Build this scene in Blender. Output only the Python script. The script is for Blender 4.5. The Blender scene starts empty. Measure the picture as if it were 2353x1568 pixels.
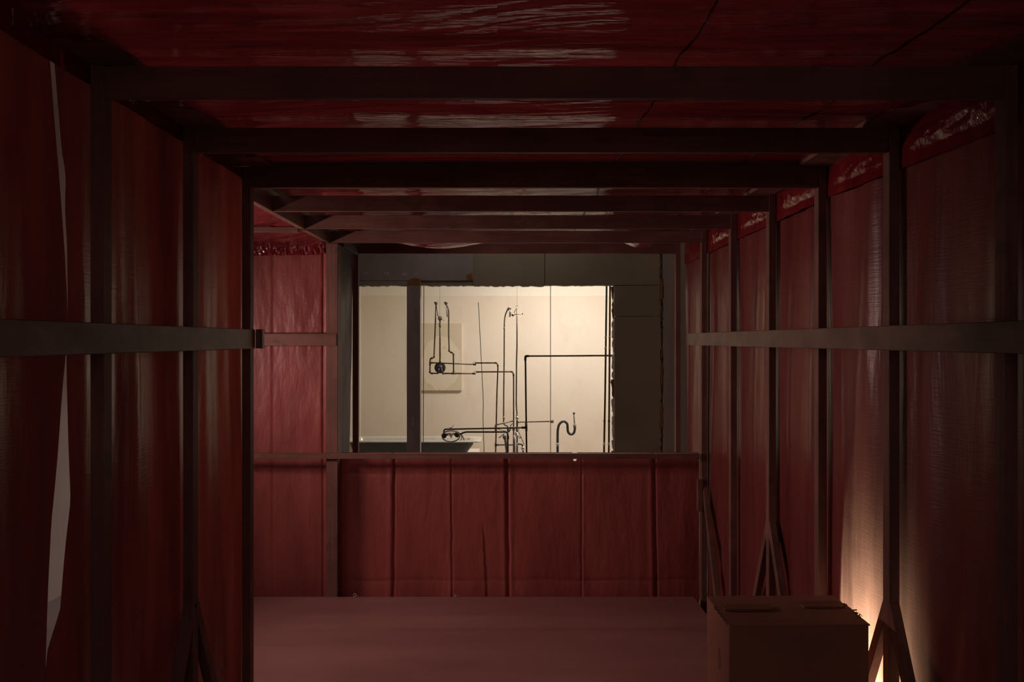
import bpy, bmesh, math, random
from mathutils import Vector, noise, Matrix

# ------------------------------------------------------------------ camera, world, lights, exposure
sc = bpy.context.scene
COL = sc.collection
F, CX, CY, EYE = 1569.0, 1167.0, 784.0, 1.78     # focal length in pixels of the 2353x1568 frame, eye height

cam_data = bpy.data.cameras.new('camera')
cam_data.sensor_width = 36.0
cam_data.lens = 24.0
cam_data.shift_x = (1176.5 - CX) / 2353.0
cam_data.clip_start = 0.02
cam = bpy.data.objects.new('camera', cam_data)
COL.objects.link(cam)
cam.location = (0, 0, EYE)
cam.rotation_euler = (math.radians(90), 0, 0)
sc.camera = cam

world = bpy.data.worlds.new('world')
world.use_nodes = True
world.node_tree.nodes['Background'].inputs[0].default_value = (0.9, 0.8, 0.75, 1)
world.node_tree.nodes['Background'].inputs[1].default_value = 0.0
sc.world = world

sc.view_settings.view_transform = 'Standard'
sc.view_settings.look = 'None'
sc.view_settings.exposure = 0.2
sc.view_settings.gamma = 1.0
sc.cycles.use_denoising = True
sc.cycles.sample_clamp_indirect = 4.0
sc.cycles.max_bounces = 10
sc.cycles.diffuse_bounces = 5
sc.cycles.glossy_bounces = 5
sc.cycles.transmission_bounces = 6


def light(name, kind, loc, target, power, color, size=0.3, size_y=None, spread=None, blend=0.5):
    d = bpy.data.lights.new(name, kind)
    d.energy = power
    d.color = color
    if kind == 'AREA':
        d.shape = 'RECTANGLE'
        d.size = size
        d.size_y = size_y or size
        if spread:
            d.spread = math.radians(spread)
    else:
        d.shadow_soft_size = size
        if kind == 'SPOT':
            d.spot_size = math.radians(spread or 120)
            d.spot_blend = blend
    o = bpy.data.objects.new(name, d)
    COL.objects.link(o)
    o.location = loc
    o.rotation_euler = (Vector(target) - Vector(loc)).to_track_quat('-Z', 'Y').to_euler()
    return o


# ceiling lamp of the bathroom, floodlight on a stand outside the tunnel, gallery strip lamp, added unseen fill strips
BATH_LAMP = (0.80, 7.95, 3.02)
FLOOD = (-2.75, 3.52, 1.76)
SPOT = (1.74, 2.70, 0.12)
SPOT_AIM = (1.44, 2.715, 0.38)
STRIP_A = (-2.35, 1.7, 3.30)
FILL_STRIP_C = (0.1, -1.3, 3.30)
FILL_STRIP_D = (0.0, 2.1, 3.32)
FILL_STRIP_B = (0.1, 6.0, 3.30)
light('bathroom_light', 'AREA', BATH_LAMP, (0.80, 8.45, 0.0), 82, (1.0, 0.935, 0.87), 1.3, 0.6)
light('flood_light', 'AREA', FLOOD, (0.0, 3.7, 1.5), 20, (1.0, 0.62, 0.545), 0.7, 0.10, 125)
light('spot_light', 'SPOT', SPOT, SPOT_AIM, 620, (1.0, 0.92, 0.76), 0.05, None, 76, 0.85)
light('fill_strip_light', 'AREA', FILL_STRIP_C, (0.1, -2.4, 2.5), 52, (1.0, 0.82, 0.76), 1.2, 0.12)  # added fill, bounced off the rear wall onto beam and stud fronts
light('fill_strip_light', 'AREA', FILL_STRIP_D, (0.0, 2.1, 0.0), 1.6, (1.0, 0.86, 0.8), 1.2, 0.12)  # added above the film to make the red ceiling brighter
light('fill_strip_light', 'AREA', STRIP_A, (-2.35, 1.7, 0.0), 10, (1.0, 0.82, 0.72), 1.2, 0.12)
light('fill_strip_light', 'AREA', FILL_STRIP_B, (0.1, 6.05, 0.0), 3.5, (1.0, 0.82, 0.72), 1.2, 0.12)  # added to brighten the wall with the hole

# ------------------------------------------------------------------ helpers


def P(px, py, D):
    """point seen at pixel (px, py) of the photograph at distance D in front of the camera"""
    return Vector(((px - CX) * D / F, D, EYE + (CY - py) * D / F))


def X(px, D):
    return (px - CX) * D / F


def Z(py, D):
    return EYE + (CY - py) * D / F


def tag(o, label, cat=None, group=None, kind=None):
    o['label'] = label
    if cat:
        o['category'] = cat
    if group:
        o['group'] = group
    if kind:
        o['kind'] = kind
    return o


def empty(name, loc=(0, 0, 0)):
    o = bpy.data.objects.new(name, None)
    COL.objects.link(o)
    o.location = loc
    o.empty_display_size = 0.1
    return o


def link(name, bm, mat, parent=None, smooth=False, bevel=0):
    me = bpy.data.meshes.new(name)
    bm.normal_update()
    bm.to_mesh(me)
    bm.free()
    return link_mesh(name, me, mat, parent, smooth, bevel)


def link_mesh(name, me, mat, parent=None, smooth=False, bevel=0):
    o = bpy.data.objects.new(name, me)
    COL.objects.link(o)
    if mat:
        me.materials.append(mat)
    if smooth:
        for p in me.polygons:
            p.use_smooth = True
    if parent:
        o.parent = parent
        o.matrix_parent_inverse = Matrix.Translation(parent.location).inverted()
    if bevel:
        m = o.modifiers.new('bevel', 'BEVEL')
        m.width = bevel
        m.segments = 1
        m.limit_method = 'ANGLE'
    return o


def box_bm(bm, x0, x1, y0, y1, z0, z1, rot=None, wob=0.0, rnd=None):
    vs = []
    for x in (x0, x1):
        for y in (y0, y1):
            for z in (z0, z1):
                v = Vector((x, y, z))
                if wob and rnd:
                    v += Vector((rnd.uniform(-wob, wob), rnd.uniform(-wob, wob), rnd.uniform(-wob, wob)))
                if rot:
                    v = rot @ v
                vs.append(bm.verts.new(v))
    a = vs
    for f in ((0, 1, 3, 2), (4, 6, 7, 5), (0, 4, 5, 1), (2, 3, 7, 6), (0, 2, 6, 4), (1, 5, 7, 3)):
        bm.faces.new([a[i] for i in f])
    return bm


RND = random.Random(7)


def box(name, x0, x1, y0, y1, z0, z1, mat, parent=None, bevel=0.002, wob=0.0):
    bm = bmesh.new()
    box_bm(bm, x0, x1, y0, y1, z0, z1, None, wob, RND)
    bmesh.ops.recalc_face_normals(bm, faces=bm.faces)
    return link(name, bm, mat, parent, False, bevel)


def bar(name, p, q, w, t, side, mat, parent=None, bevel=0.002):
    """timber from p to q; w measured along `side`, t across"""
    p, q, side = Vector(p), Vector(q), Vector(side).normalized()
    d = (q - p).normalized()
    n = d.cross(side).normalized()
    s = n.cross(d).normalized()
    bm = bmesh.new()
    vs = []
    for base in (p, q):
        for a, b in ((-1, -1), (1, -1), (1, 1), (-1, 1)):
            vs.append(bm.verts.new(base + s * (a * w / 2) + n * (b * t / 2)))
    bm.faces.new(vs[0:4][::-1])
    bm.faces.new(vs[4:8])
    for i in range(4):
        j = (i + 1) % 4
        bm.faces.new((vs[i], vs[j], vs[4 + j], vs[4 + i]))
    bmesh.ops.recalc_face_normals(bm, faces=bm.faces)
    return link(name, bm, mat, parent, False, bevel)


def tube_bm(bm, pts, r, seg=10, cap=True):
    pts = [Vector(p) for p in pts]
    rs = r if isinstance(r, (list, tuple)) else [r] * len(pts)
    rings = []
    prev_n = None
    for i, p in enumerate(pts):
        if i == 0:
            d = pts[1] - p
        elif i == len(pts) - 1:
            d = p - pts[i - 1]
        else:
            d = (pts[i + 1] - p).normalized() + (p - pts[i - 1]).normalized()
        if d.length < 1e-9:
            d = Vector((0, 0, 1))
        d.normalize()
        if prev_n is None:
            ref = Vector((0, 1, 0)) if abs(d.y) < 0.9 else Vector((1, 0, 0))
            n = d.cross(ref).normalized()
        else:
            n = (prev_n - d * prev_n.dot(d))
            n = n.normalized() if n.length > 1e-6 else d.cross(Vector((0, 1, 0))).normalized()
        prev_n = n
        b = d.cross(n).normalized()
        rings.append([bm.verts.new(p + (n * math.cos(2 * math.pi * k / seg) + b * math.sin(2 * math.pi * k / seg)) * rs[i]) for k in range(seg)])
    for a, c in zip(rings, rings[1:]):
        for k in range(seg):
            l = (k + 1) % seg
            bm.faces.new((a[k], a[l], c[l], c[k]))
    if cap:
        bm.faces.new(rings[0][::-1])
        bm.faces.new(rings[-1])
    return bm


def round_path(pts, rad, n=5):
    pts = [Vector(p) for p in pts]
    out = [pts[0]]
    for i in range(1, len(pts) - 1):
        a, p, c = pts[i - 1], pts[i], pts[i + 1]
        u, v = (a - p), (c - p)
        k = min(rad, u.length * 0.45, v.length * 0.45)
        s, e = p + u.normalized() * k, p + v.normalized() * k
        for j in range(n + 1):
            t = j / n
            out.append(s * (1 - t) ** 2 + p * 2 * t * (1 - t) + e * t * t)
    out.append(pts[-1])
    return out


def smooth_path(pts, n=6):
    pts = [Vector(p) for p in pts]
    ext = [pts[0] * 2 - pts[1]] + pts + [pts[-1] * 2 - pts[-2]]
    out = []
    for i in range(1, len(ext) - 2):
        p0, p1, p2, p3 = ext[i - 1:i + 3]
        for j in range(n):
            t = j / n
            out.append(0.5 * ((2 * p1) + (p2 - p0) * t + (2 * p0 - 5 * p1 + 4 * p2 - p3) * t * t + (3 * p1 - p0 - 3 * p2 + p3) * t ** 3))
    out.append(pts[-1])
    return out


def tube(name, pts, r, mat, parent=None, seg=10, rad=None, smooth_pts=False):
    if smooth_pts:
        pts = smooth_path(pts)
    elif rad:
        pts = round_path(pts, rad)
    bm = bmesh.new()
    tube_bm(bm, pts, r, seg)
    bmesh.ops.recalc_face_normals(bm, faces=bm.faces)
    return link(name, bm, mat, parent, True)


def lathe(name, axis_p, axis_d, prof, mat, parent=None, seg=20):
    """prof: list of (radius, distance along the axis)"""
    p, d = Vector(axis_p), Vector(axis_d).normalized()
    n = d.cross(Vector((0, 0, 1)) if abs(d.z) < 0.9 else Vector((1, 0, 0))).normalized()
    b = d.cross(n)
    bm = bmesh.new()
    rings = []
    for r, h in prof:
        rings.append([bm.verts.new(p + d * h + (n * math.cos(2 * math.pi * k / seg) + b * math.sin(2 * math.pi * k / seg)) * max(r, 1e-4)) for k in range(seg)])
    for a, c in zip(rings, rings[1:]):
        for k in range(seg):
            l = (k + 1) % seg
            bm.faces.new((a[k], a[l], c[l], c[k]))
    bm.faces.new(rings[0][::-1])
    bm.faces.new(rings[-1])
    bmesh.ops.recalc_face_normals(bm, faces=bm.faces)
    return link(name, bm, mat, parent, True)


def ring(name, c, axis, R, r, mat, parent=None, seg=20, squash=1.0):
    c, d = Vector(c), Vector(axis).normalized()
    n = d.cross(Vector((0, 0, 1)) if abs(d.z) < 0.9 else Vector((1, 0, 0))).normalized()
    b = d.cross(n)
    bm = bmesh.new()
    rings = []
    for i in range(seg):
        a = 2 * math.pi * i / seg
        o = n * math.cos(a) + b * math.sin(a) * squash
        ctr = c + o * R
        rings.append([bm.verts.new(ctr + (o.normalized() * math.cos(2 * math.pi * k / 8) + d * math.sin(2 * math.pi * k / 8)) * r) for k in range(8)])
    for i in range(seg):
        a, e = rings[i], rings[(i + 1) % seg]
        for k in range(8):
            l = (k + 1) % 8
            bm.faces.new((a[k], a[l], e[l], e[k]))
    bmesh.ops.recalc_face_normals(bm, faces=bm.faces)
    return link(name, bm, mat, parent, True)


def slab(name, outline, y0, y1, mat, parent=None, bevel=0):
    """outline: (x, z) points, extruded from y0 (near) to y1"""
    bm = bmesh.new()
    a = [bm.verts.new((x, y0, z)) for x, z in outline]
    b = [bm.verts.new((x, y1, z)) for x, z in outline]
    bm.faces.new(a)
    bm.faces.new(b[::-1])
    n = len(a)
    for i in range(n):
        j = (i + 1) % n
        bm.faces.new((a[i], b[i], b[j], a[j]))
    bmesh.ops.recalc_face_normals(bm, faces=bm.faces)
    return link(name, bm, mat, parent, False, bevel)


def sheet(name, fn, nu, nv, mat, parent=None):
    verts = [fn(i / nu, j / nv) for j in range(nv + 1) for i in range(nu + 1)]
    w = nu + 1
    faces = [(j * w + i, j * w + i + 1, (j + 1) * w + i + 1, (j + 1) * w + i) for j in range(nv) for i in range(nu)]
    me = bpy.data.meshes.new(name)
    me.from_pydata([tuple(v) for v in verts], [], faces)
    me.update()
    return link_mesh(name, me, mat, parent, True)


def nz(x, y, z=0.0):
    return noise.noise(Vector((x, y, z)))


def clamp(v, a=0.0, b=1.0):
    return max(a, min(b, v))


def lerp(a, b, t):
    return a + (b - a) * t


def interp(tbl, v):
    if v <= tbl[0][0]:
        return tbl[0][1]
    for (a, fa), (b, fb) in zip(tbl, tbl[1:]):
        if v <= b:
            return lerp(fa, fb, (v - a) / (b - a))
    return tbl[-1][1]


# ------------------------------------------------------------------ materials
class NT:
    def __init__(self, name):
        self.m = bpy.data.materials.new(name)
        self.m.use_nodes = True
        self.t = self.m.node_tree
        self.n = self.t.nodes
        self.b = self.n['Principled BSDF']
        self.out = self.n['Material Output']
        self.co = self.n.new('ShaderNodeTexCoord').outputs['Object']

    def mapping(self, scale, rot=(0, 0, 0), loc=(0, 0, 0)):
        m = self.n.new('ShaderNodeMapping')
        m.inputs['Scale'].default_value = scale
        m.inputs['Rotation'].default_value = rot
        m.inputs['Location'].default_value = loc
        self.t.links.new(self.co, m.inputs['Vector'])
        return m.outputs[0]

    def noise(self, scale=5.0, detail=4, rough=0.55, vec=None, dist=0.0):
        t = self.n.new('ShaderNodeTexNoise')
        t.inputs['Scale'].default_value = scale
        t.inputs['Detail'].default_value = detail
        t.inputs['Roughness'].default_value = rough
        t.inputs['Distortion'].default_value = dist
        self.t.links.new(vec or self.co, t.inputs['Vector'])
        return t.outputs['Fac']

    def ramp(self, fac, stops):
        r = self.n.new('ShaderNodeValToRGB')
        e = r.color_ramp.elements
        while len(e) > 2:
            e.remove(e[-1])
        for i, (p, c) in enumerate(stops):
            el = e[i] if i < 2 else e.new(p)
            el.position = p
            el.color = (*c, 1) if len(c) == 3 else c
        self.t.links.new(fac, r.inputs[0])
        return r.outputs[0]

    def mix(self, fac, a, b, mode='MIX'):
        m = self.n.new('ShaderNodeMix')
        m.data_type = 'RGBA'
        m.blend_type = mode
        for s, v in ((0, fac), (6, a), (7, b)):
            if isinstance(v, (int, float)):
                m.inputs[s].default_value = v
            elif isinstance(v, tuple):
                m.inputs[s].default_value = (*v, 1)
            else:
                self.t.links.new(v, m.inputs[s])
        return m.outputs[2]

    def math(self, op, a, b=0.0):
        m = self.n.new('ShaderNodeMath')
        m.operation = op
        for s, v in ((0, a), (1, b)):
            if isinstance(v, (int, float)):
                m.inputs[s].default_value = v
            else:
                self.t.links.new(v, m.inputs[s])
        return m.outputs[0]

    def bump(self, height, strength=0.2, dist=0.01, normal=None):
        b = self.n.new('ShaderNodeBump')
        b.inputs['Strength'].default_value = strength
        b.inputs['Distance'].default_value = dist
        self.t.links.new(height, b.inputs['Height'])
        if normal:
            self.t.links.new(normal, b.inputs['Normal'])
        return b.outputs[0]

    def set(self, **kw):
        names = dict(color='Base Color', rough='Roughness', metal='Metallic', spec='Specular IOR Level', normal='Normal',
                     coat='Coat Weight', coat_rough='Coat Roughness', emit='Emission Color', emit_s='Emission Strength', trans='Transmission Weight')
        for k, v in kw.items():
            i = self.b.inputs[names[k]]
            if isinstance(v, (int, float)):
                i.default_value = v
            elif isinstance(v, tuple):
                i.default_value = (*v, 1)
            else:
                self.t.links.new(v, i)
        return self.m


def film_mat(name, dark, lit, transl, rough, streak, bump_s, transl_col, fine=0.25, spec=0.5, coat=0.0, weave=0.0):
    k = NT(name)
    a = k.noise(1.0, 5, 0.6, k.mapping(streak))
    b = k.noise(2.2, 3, 0.6)
    col = k.mix(k.ramp(a, [(0.3, (0, 0, 0)), (0.72, (1, 1, 1))]), dark, lit)
    h1 = k.noise(1.0, 3, 0.55, k.mapping(tuple(s * 2.2 for s in streak)), 0.6)
    h2 = k.noise(55.0, 2, 0.5)
    n1 = k.bump(h1, bump_s, 0.02)
    n2 = k.bump(h2, fine, 0.002, n1)
    if weave:
        h3 = k.noise(1.0, 2, 0.5, k.mapping((14, 14, 170)))
        n2 = k.bump(h3, weave, 0.004, n2)
    rr = k.ramp(b, [(0.3, (rough * 0.8,) * 3), (0.7, (min(1, rough * 1.25),) * 3)])
    k.set(color=col, rough=rr, spec=spec, normal=n2, coat=coat, coat_rough=rough * 0.6)
    if transl > 0:
        tr = k.n.new('ShaderNodeBsdfTranslucent')
        tcol = k.mix(k.ramp(a, [(0.32, (0, 0, 0)), (0.68, (1, 1, 1))]), tuple(c * 0.45 for c in transl_col), tuple(min(1, c * 1.2) for c in transl_col))
        k.t.links.new(tcol, tr.inputs[0])
        k.t.links.new(n2, tr.inputs['Normal'])
        mx = k.n.new('ShaderNodeMixShader')
        mx.inputs[0].default_value = transl
        k.t.links.new(k.b.outputs[0], mx.inputs[1])
        k.t.links.new(tr.outputs[0], mx.inputs[2])
        k.t.links.new(mx.outputs[0], k.out.inputs[0])
    return k.m


def wood_mat(name, c1, c2, grain, rough=0.6, patch=None):
    k = NT(name)
    g = k.noise(1.0, 5, 0.6, k.mapping(grain))
    p = k.noise(3.1, 4, 0.6)
    col = k.mix(k.ramp(p, [(0.42, (0, 0, 0)), (0.62, (1, 1, 1))]), c1, c2)
    col = k.mix(k.ramp(g, [(0.35, (0.0,) * 3), (0.7, (0.55,) * 3)]), col, tuple(v * 0.55 for v in c1))
    if patch:
        s = k.noise(6.5, 3, 0.5, k.mapping((1, 1, 1.0), (0.3, 0.2, 0.1), (3.1, 1.7, 0.4)))
        col = k.mix(k.ramp(s, [(0.60, (0, 0, 0)), (0.66, (1, 1, 1))]), col, patch)
    n = k.bump(g, 0.25, 0.004)
    return k.set(color=col, rough=rough, spec=0.35, normal=n)


M = {}
M['film_wall'] = film_mat('film_wall', (0.105, 0.021, 0.021), (0.19, 0.047, 0.044), 0.05, 0.34, (7.0, 7.0, 0.8), 0.20, (0.50, 0.095, 0.065), 0.10, 0.5, 0.0, 0.20)
M['film_wall_thin'] = film_mat('film_wall_thin', (0.105, 0.021, 0.021), (0.19, 0.047, 0.044), 0.10, 0.34, (7.0, 7.0, 0.8), 0.20, (0.62, 0.34, 0.235), 0.10, 0.5, 0.0, 0.20)
M['film_back'] = film_mat('film_back', (0.20, 0.045, 0.042), (0.31, 0.08, 0.075), 0.04, 0.45, (5.0, 5.0, 0.9), 0.30, (0.50, 0.045, 0.032), 0.5)
M['film_ceiling'] = film_mat('film_ceiling', (0.13, 0.010, 0.014), (0.30, 0.046, 0.052), 0.22, 0.07, (2.0, 22.0, 1.0), 0.09, (0.42, 0.04, 0.045), 0.03, 0.9)  # streaky film density, its contrast widened to paint in wrinkle shading
M['film_flap'] = film_mat('film_flap', (0.12, 0.006, 0.012), (0.20, 0.018, 0.024), 0.06, 0.15, (6.0, 9.0, 6.0), 0.35, (0.45, 0.03, 0.03), 0.25, 0.9)
M['seam'] = film_mat('seam', (0.012, 0.003, 0.003), (0.02, 0.005, 0.005), 0.0, 0.6, (3.0, 9.0, 3.0), 0.1, (0.1, 0.1, 0.1))
M['film_grey'] = film_mat('film_grey', (0.05, 0.032, 0.034), (0.08, 0.055, 0.057), 0.04, 0.5, (6.0, 6.0, 0.9), 0.25, (0.3, 0.18, 0.18), 0.2, 0.2)
M['wood_x'] = wood_mat('wood_x', (0.135, 0.062, 0.050), (0.19, 0.092, 0.076), (3, 60, 45), 0.6, (0.105, 0.060, 0.042))
M['wood_y'] = wood_mat('wood_y', (0.18, 0.092, 0.073), (0.26, 0.14, 0.115), (60, 3, 45), 0.6, (0.12, 0.07, 0.05))
M['wood_z'] = wood_mat('wood_z', (0.135, 0.064, 0.051), (0.19, 0.096, 0.078), (60, 60, 3), 0.6, (0.105, 0.06, 0.044))
M['wood_rail'] = wood_mat('wood_rail', (0.11, 0.066, 0.05), (0.19, 0.118, 0.092), (45, 5, 14), 0.5, (0.075, 0.048, 0.038))
M['jamb_grey'] = wood_mat('jamb_grey', (0.055, 0.050, 0.052), (0.085, 0.078, 0.08), (40, 8, 3), 0.6)


def simple(name, c1, c2, scale=4.0, rough=0.5, metal=0.0, bump=0.1, spec=0.5, stretch=(1, 1, 1), lo=0.35, hi=0.65):
    k = NT(name)
    p = k.noise(scale, 5, 0.6, k.mapping(stretch))
    col = k.mix(k.ramp(p, [(lo, (0, 0, 0)), (hi, (1, 1, 1))]), c1, c2)
    n = k.bump(k.noise(scale * 9, 3, 0.6, k.mapping(stretch)), bump, 0.003)
    return k.set(color=col, rough=rough, metal=metal, spec=spec, normal=n)


M['floor_pink'] = simple('floor_pink', (0.25, 0.122, 0.117), (0.30, 0.155, 0.147), 1.6, 0.40, 0, 0.06, 0.5, (0.6, 3.0, 1))
M['gallery_floor'] = simple('gallery_floor', (0.36, 0.31, 0.29), (0.42, 0.36, 0.34), 2.0, 0.6)
M['gallery_wall'] = simple('gallery_wall', (0.52, 0.45, 0.43), (0.58, 0.5, 0.48), 1.2, 0.85)
M['panel_olive'] = simple('panel_olive', (0.17, 0.155, 0.105), (0.21, 0.19, 0.13), 1.5, 0.8, 0, 0.05)
M['panel_grey'] = simple('panel_grey', (0.20, 0.195, 0.18), (0.25, 0.24, 0.225), 3.0, 0.7, 0, 0.08)
M['strip_grey'] = simple('strip_grey', (0.22, 0.205, 0.17), (0.26, 0.24, 0.20), 2.0, 0.75, 0, 0.05, 0.4, (8, 8, 0.6))
M['post_grey'] = simple('post_grey', (0.17, 0.163, 0.148), (0.22, 0.21, 0.193), 5.0, 0.55, 0, 0.1, 0.4, (3, 3, 0.7))
M['raw_brown'] = simple('raw_brown', (0.13, 0.062, 0.022), (0.22, 0.11, 0.045), 14.0, 0.8, 0, 0.4, 0.3, (3, 3, 0.8))
M['rubble'] = simple('rubble', (0.10, 0.085, 0.05), (0.50, 0.46, 0.38), 60.0, 0.9, 0, 0.8, 0.2, (1, 1, 1), 0.42, 0.56)
M['plaster_edge'] = simple('plaster_edge', (0.36, 0.33, 0.29), (0.62, 0.57, 0.54), 26.0, 0.9, 0, 0.5, 0.2)
M['scar'] = simple('scar', (0.44, 0.42, 0.41), (0.30, 0.28, 0.275), 30.0, 0.85, 0, 0.3, 0.2)


def bath_wall_mat():
    k = NT('bath_wall')
    a = k.noise(0.9, 5, 0.6)
    st = k.noise(2.6, 5, 0.65, k.mapping((1, 1, 0.6), (0, 0, 0), (4, 2, 1)))
    col = k.mix(k.ramp(a, [(0.35, (0, 0, 0)), (0.7, (1, 1, 1))]), (0.74, 0.63, 0.495), (0.79, 0.70, 0.585))
    col = k.mix(k.ramp(st, [(0.52, (0.0,) * 3), (0.75, (0.55,) * 3)]), col, (0.66, 0.52, 0.37))
    v = k.n.new('ShaderNodeTexVoronoi')
    v.inputs['Scale'].default_value = 1 / 0.1725
    v.inputs['Randomness'].default_value = 0.0
    mp = k.mapping((1, 0.0001, 1), (0, 0, 0), (0.03, 0, 0.0))
    k.t.links.new(mp, v.inputs['Vector'])
    d = k.math('LESS_THAN', v.outputs['Distance'], 0.028)
    gate = k.math('MULTIPLY', d, k.ramp(k.noise(1.7, 2), [(0.40, (0.15,) * 3), (0.60, (0.6,) * 3)]))
    col = k.mix(gate, col, (0.36, 0.29, 0.21))
    n = k.bump(k.noise(9.0, 4), 0.12, 0.006)
    return k.set(color=col, rough=0.75, spec=0.3, normal=n)


M['bath_wall'] = bath_wall_mat()
M['bath_upper'] = simple('bath_upper', (0.80, 0.73, 0.61), (0.84, 0.77, 0.65), 1.0, 0.8, 0, 0.04)


def canvas_mat():
    k = NT('canvas_face')
    # a pale worn oval with a few faint marks on a khaki ground, all in the canvas's own plane
    c = P(1013, 835, 9.55)
    m = k.mapping((1 / 0.30, 0.0001, 1 / 0.40), (0, 0, 0), (-c.x / 0.30, 0, -c.z / 0.40))
    ln = k.n.new('ShaderNodeVectorMath')
    ln.operation = 'LENGTH'
    k.t.links.new(m, ln.inputs[0])
    wob = k.math('ADD', ln.outputs['Value'], k.math('MULTIPLY', k.noise(7.0, 5, 0.65), 0.5))
    oval = k.ramp(wob, [(1.12, (1,) * 3), (1.22, (0,) * 3)]) if False else k.math('LESS_THAN', wob, 1.18)
    ground = k.mix(k.noise(4.0, 5, 0.6), (0.60, 0.50, 0.35), (0.68, 0.58, 0.42))
    pale = k.mix(k.noise(16.0, 4, 0.7), (0.66, 0.56, 0.41), (0.79, 0.70, 0.55))
    col = k.mix(oval, ground, pale)
    red = k.ramp(k.noise(14.0, 3, 0.5, k.mapping((1, 1, 0.7), (0, 0, 0), (1.2, 0, 5.0))), [(0.66, (0,) * 3), (0.72, (0.5,) * 3)])
    col = k.mix(red, col, (0.62, 0.36, 0.20))
    n = k.bump(k.noise(60.0, 3), 0.15, 0.003)
    return k.set(color=col, rough=0.85, spec=0.2, normal=n)


M['canvas_face'] = canvas_mat()
M['canvas_edge'] = simple('canvas_edge', (0.66, 0.58, 0.45), (0.72, 0.64, 0.50), 8, 0.85)
M['tub_enamel'] = simple('tub_enamel', (0.58, 0.55, 0.47), (0.66, 0.63, 0.55), 3.0, 0.14, 0, 0.0, 0.6)
M['tub_shell'] = simple('tub_shell', (0.048, 0.05, 0.042), (0.07, 0.072, 0.06), 2.5, 0.45, 0, 0.05)
M['iron'] = simple('iron', (0.035, 0.029, 0.017), (0.065, 0.053, 0.032), 20.0, 0.5, 0.3, 0.2)
M['rust_pipe'] = simple('rust_pipe', (0.085, 0.072, 0.056), (0.20, 0.12, 0.06), 24.0, 0.5, 0.5, 0.3, 0.5, (1, 1, 0.5), 0.42, 0.62)
M['grey_pipe'] = simple('grey_pipe', (0.14, 0.13, 0.11), (0.26, 0.235, 0.20), 18.0, 0.42, 0.6, 0.2)
M['brass'] = simple('brass', (0.30, 0.20, 0.08), (0.45, 0.33, 0.14), 30.0, 0.4, 0.8, 0.2)
M['chrome'] = simple('chrome', (0.75, 0.74, 0.72), (0.85, 0.84, 0.82), 10.0, 0.22, 1.0, 0.0)
M['rubber'] = simple('rubber', (0.045, 0.042, 0.038), (0.07, 0.065, 0.06), 10.0, 0.5, 0, 0.1)
M['cable'] = simple('cable', (0.03, 0.026, 0.022), (0.05, 0.045, 0.04), 10.0, 0.6)
M['wire'] = simple('wire', (0.42, 0.36, 0.28), (0.5, 0.44, 0.35), 10.0, 0.5, 0.5)
M['cardboard'] = simple('cardboard', (0.22, 0.100, 0.070), (0.27, 0.128, 0.092), 2.5, 0.75, 0, 0.08, 0.3, (1, 1, 1))
M['card_tape'] = simple('card_tape', (0.165, 0.078, 0.052), (0.20, 0.098, 0.066), 9.0, 0.35, 0, 0.1, 0.5)
M['black_metal'] = simple('black_metal', (0.02, 0.02, 0.02), (0.035, 0.033, 0.03), 8.0, 0.4, 0.5)
M['white_paint'] = simple('white_paint', (0.72, 0.68, 0.6), (0.8, 0.76, 0.68), 3.0, 0.6)


# ------------------------------------------------------------------ the room around everything
BEAM_Y = [1.92, 2.475, 3.045, 3.60, 4.16, 4.755, 5.347]
BEAM_B, BEAM_T = EYE + 0.685, EYE + 0.768
PLATE_B = EYE + 0.779
G0 = -0.10                       # level of the gallery floor, a step under the pink platform
HW = 6.62                        # near face of the wall with the hole
BW = 9.62                        # back wall of the bathroom

o = box('floor', -3.3, 3.4, -2.4, 9.9, G0 - 0.1, G0, M['gallery_floor'], None, 0)
tag(o, 'dull grey gallery floor showing only as a dark strip beside the platform', 'floor', None, 'structure')
o = box('floor_platform', -2.2, 1.296, -0.8, 4.752, G0, 0.0, M['floor_pink'], None, 0.004)
tag(o, 'pinkish painted platform floor running to the red film parapet', 'floor', None, 'structure')
o = box('wall_gallery_left', -3.4, -3.3, -2.4, 6.60, G0, 3.5, M['gallery_wall'], None, 0)
tag(o, 'pale gallery wall glimpsed through the slit in the red film', 'wall', None, 'structure')
o = box('wall_gallery_right', 3.4, 3.5, -2.4, 6.60, G0, 3.5, M['gallery_wall'], None, 0)
tag(o, 'pale gallery wall beyond the right film wall', 'wall', None, 'structure')
o = box('wall_gallery_rear', -3.4, 3.5, -2.5, -2.4, G0, 3.5, M['gallery_wall'], None, 0)
tag(o, 'pale gallery wall behind the tunnel entrance', 'wall', None, 'structure')
o = box('ceiling_gallery', -3.4, 3.5, -2.5, 6.74, 3.5, 3.6, M['gallery_wall'], None, 0)
tag(o, 'pale gallery ceiling above the film tunnel', 'ceiling', None, 'structure')

# ---- wall with the broken hole: separate sheets with narrow open joints
wg = empty('wall_hole', (0, HW, G0))
tag(wg, 'dark olive panelled wall with a ragged hole into the lit bathroom', 'wall', None, 'structure')
WT = 0.11


def jag(p, q, step, amp, seed):
    """ragged line of (px, py) from p to q, ends excluded"""
    r = random.Random(seed)
    n = max(2, int(math.hypot(q[0] - p[0], q[1] - p[1]) / step))
    dx, dy = q[0] - p[0], q[1] - p[1]
    L = math.hypot(dx, dy)
    out = []
    for i in range(1, n):
        t = (i + r.uniform(-0.3, 0.3)) / n
        a = r.uniform(-amp, amp)
        out.append((p[0] + dx * t - dy / L * a, p[1] + dy * t + dx / L * a))
    return out


def pxpoly(pts, D):
    return [(X(a, D), Z(b, D)) for a, b in pts]


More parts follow.
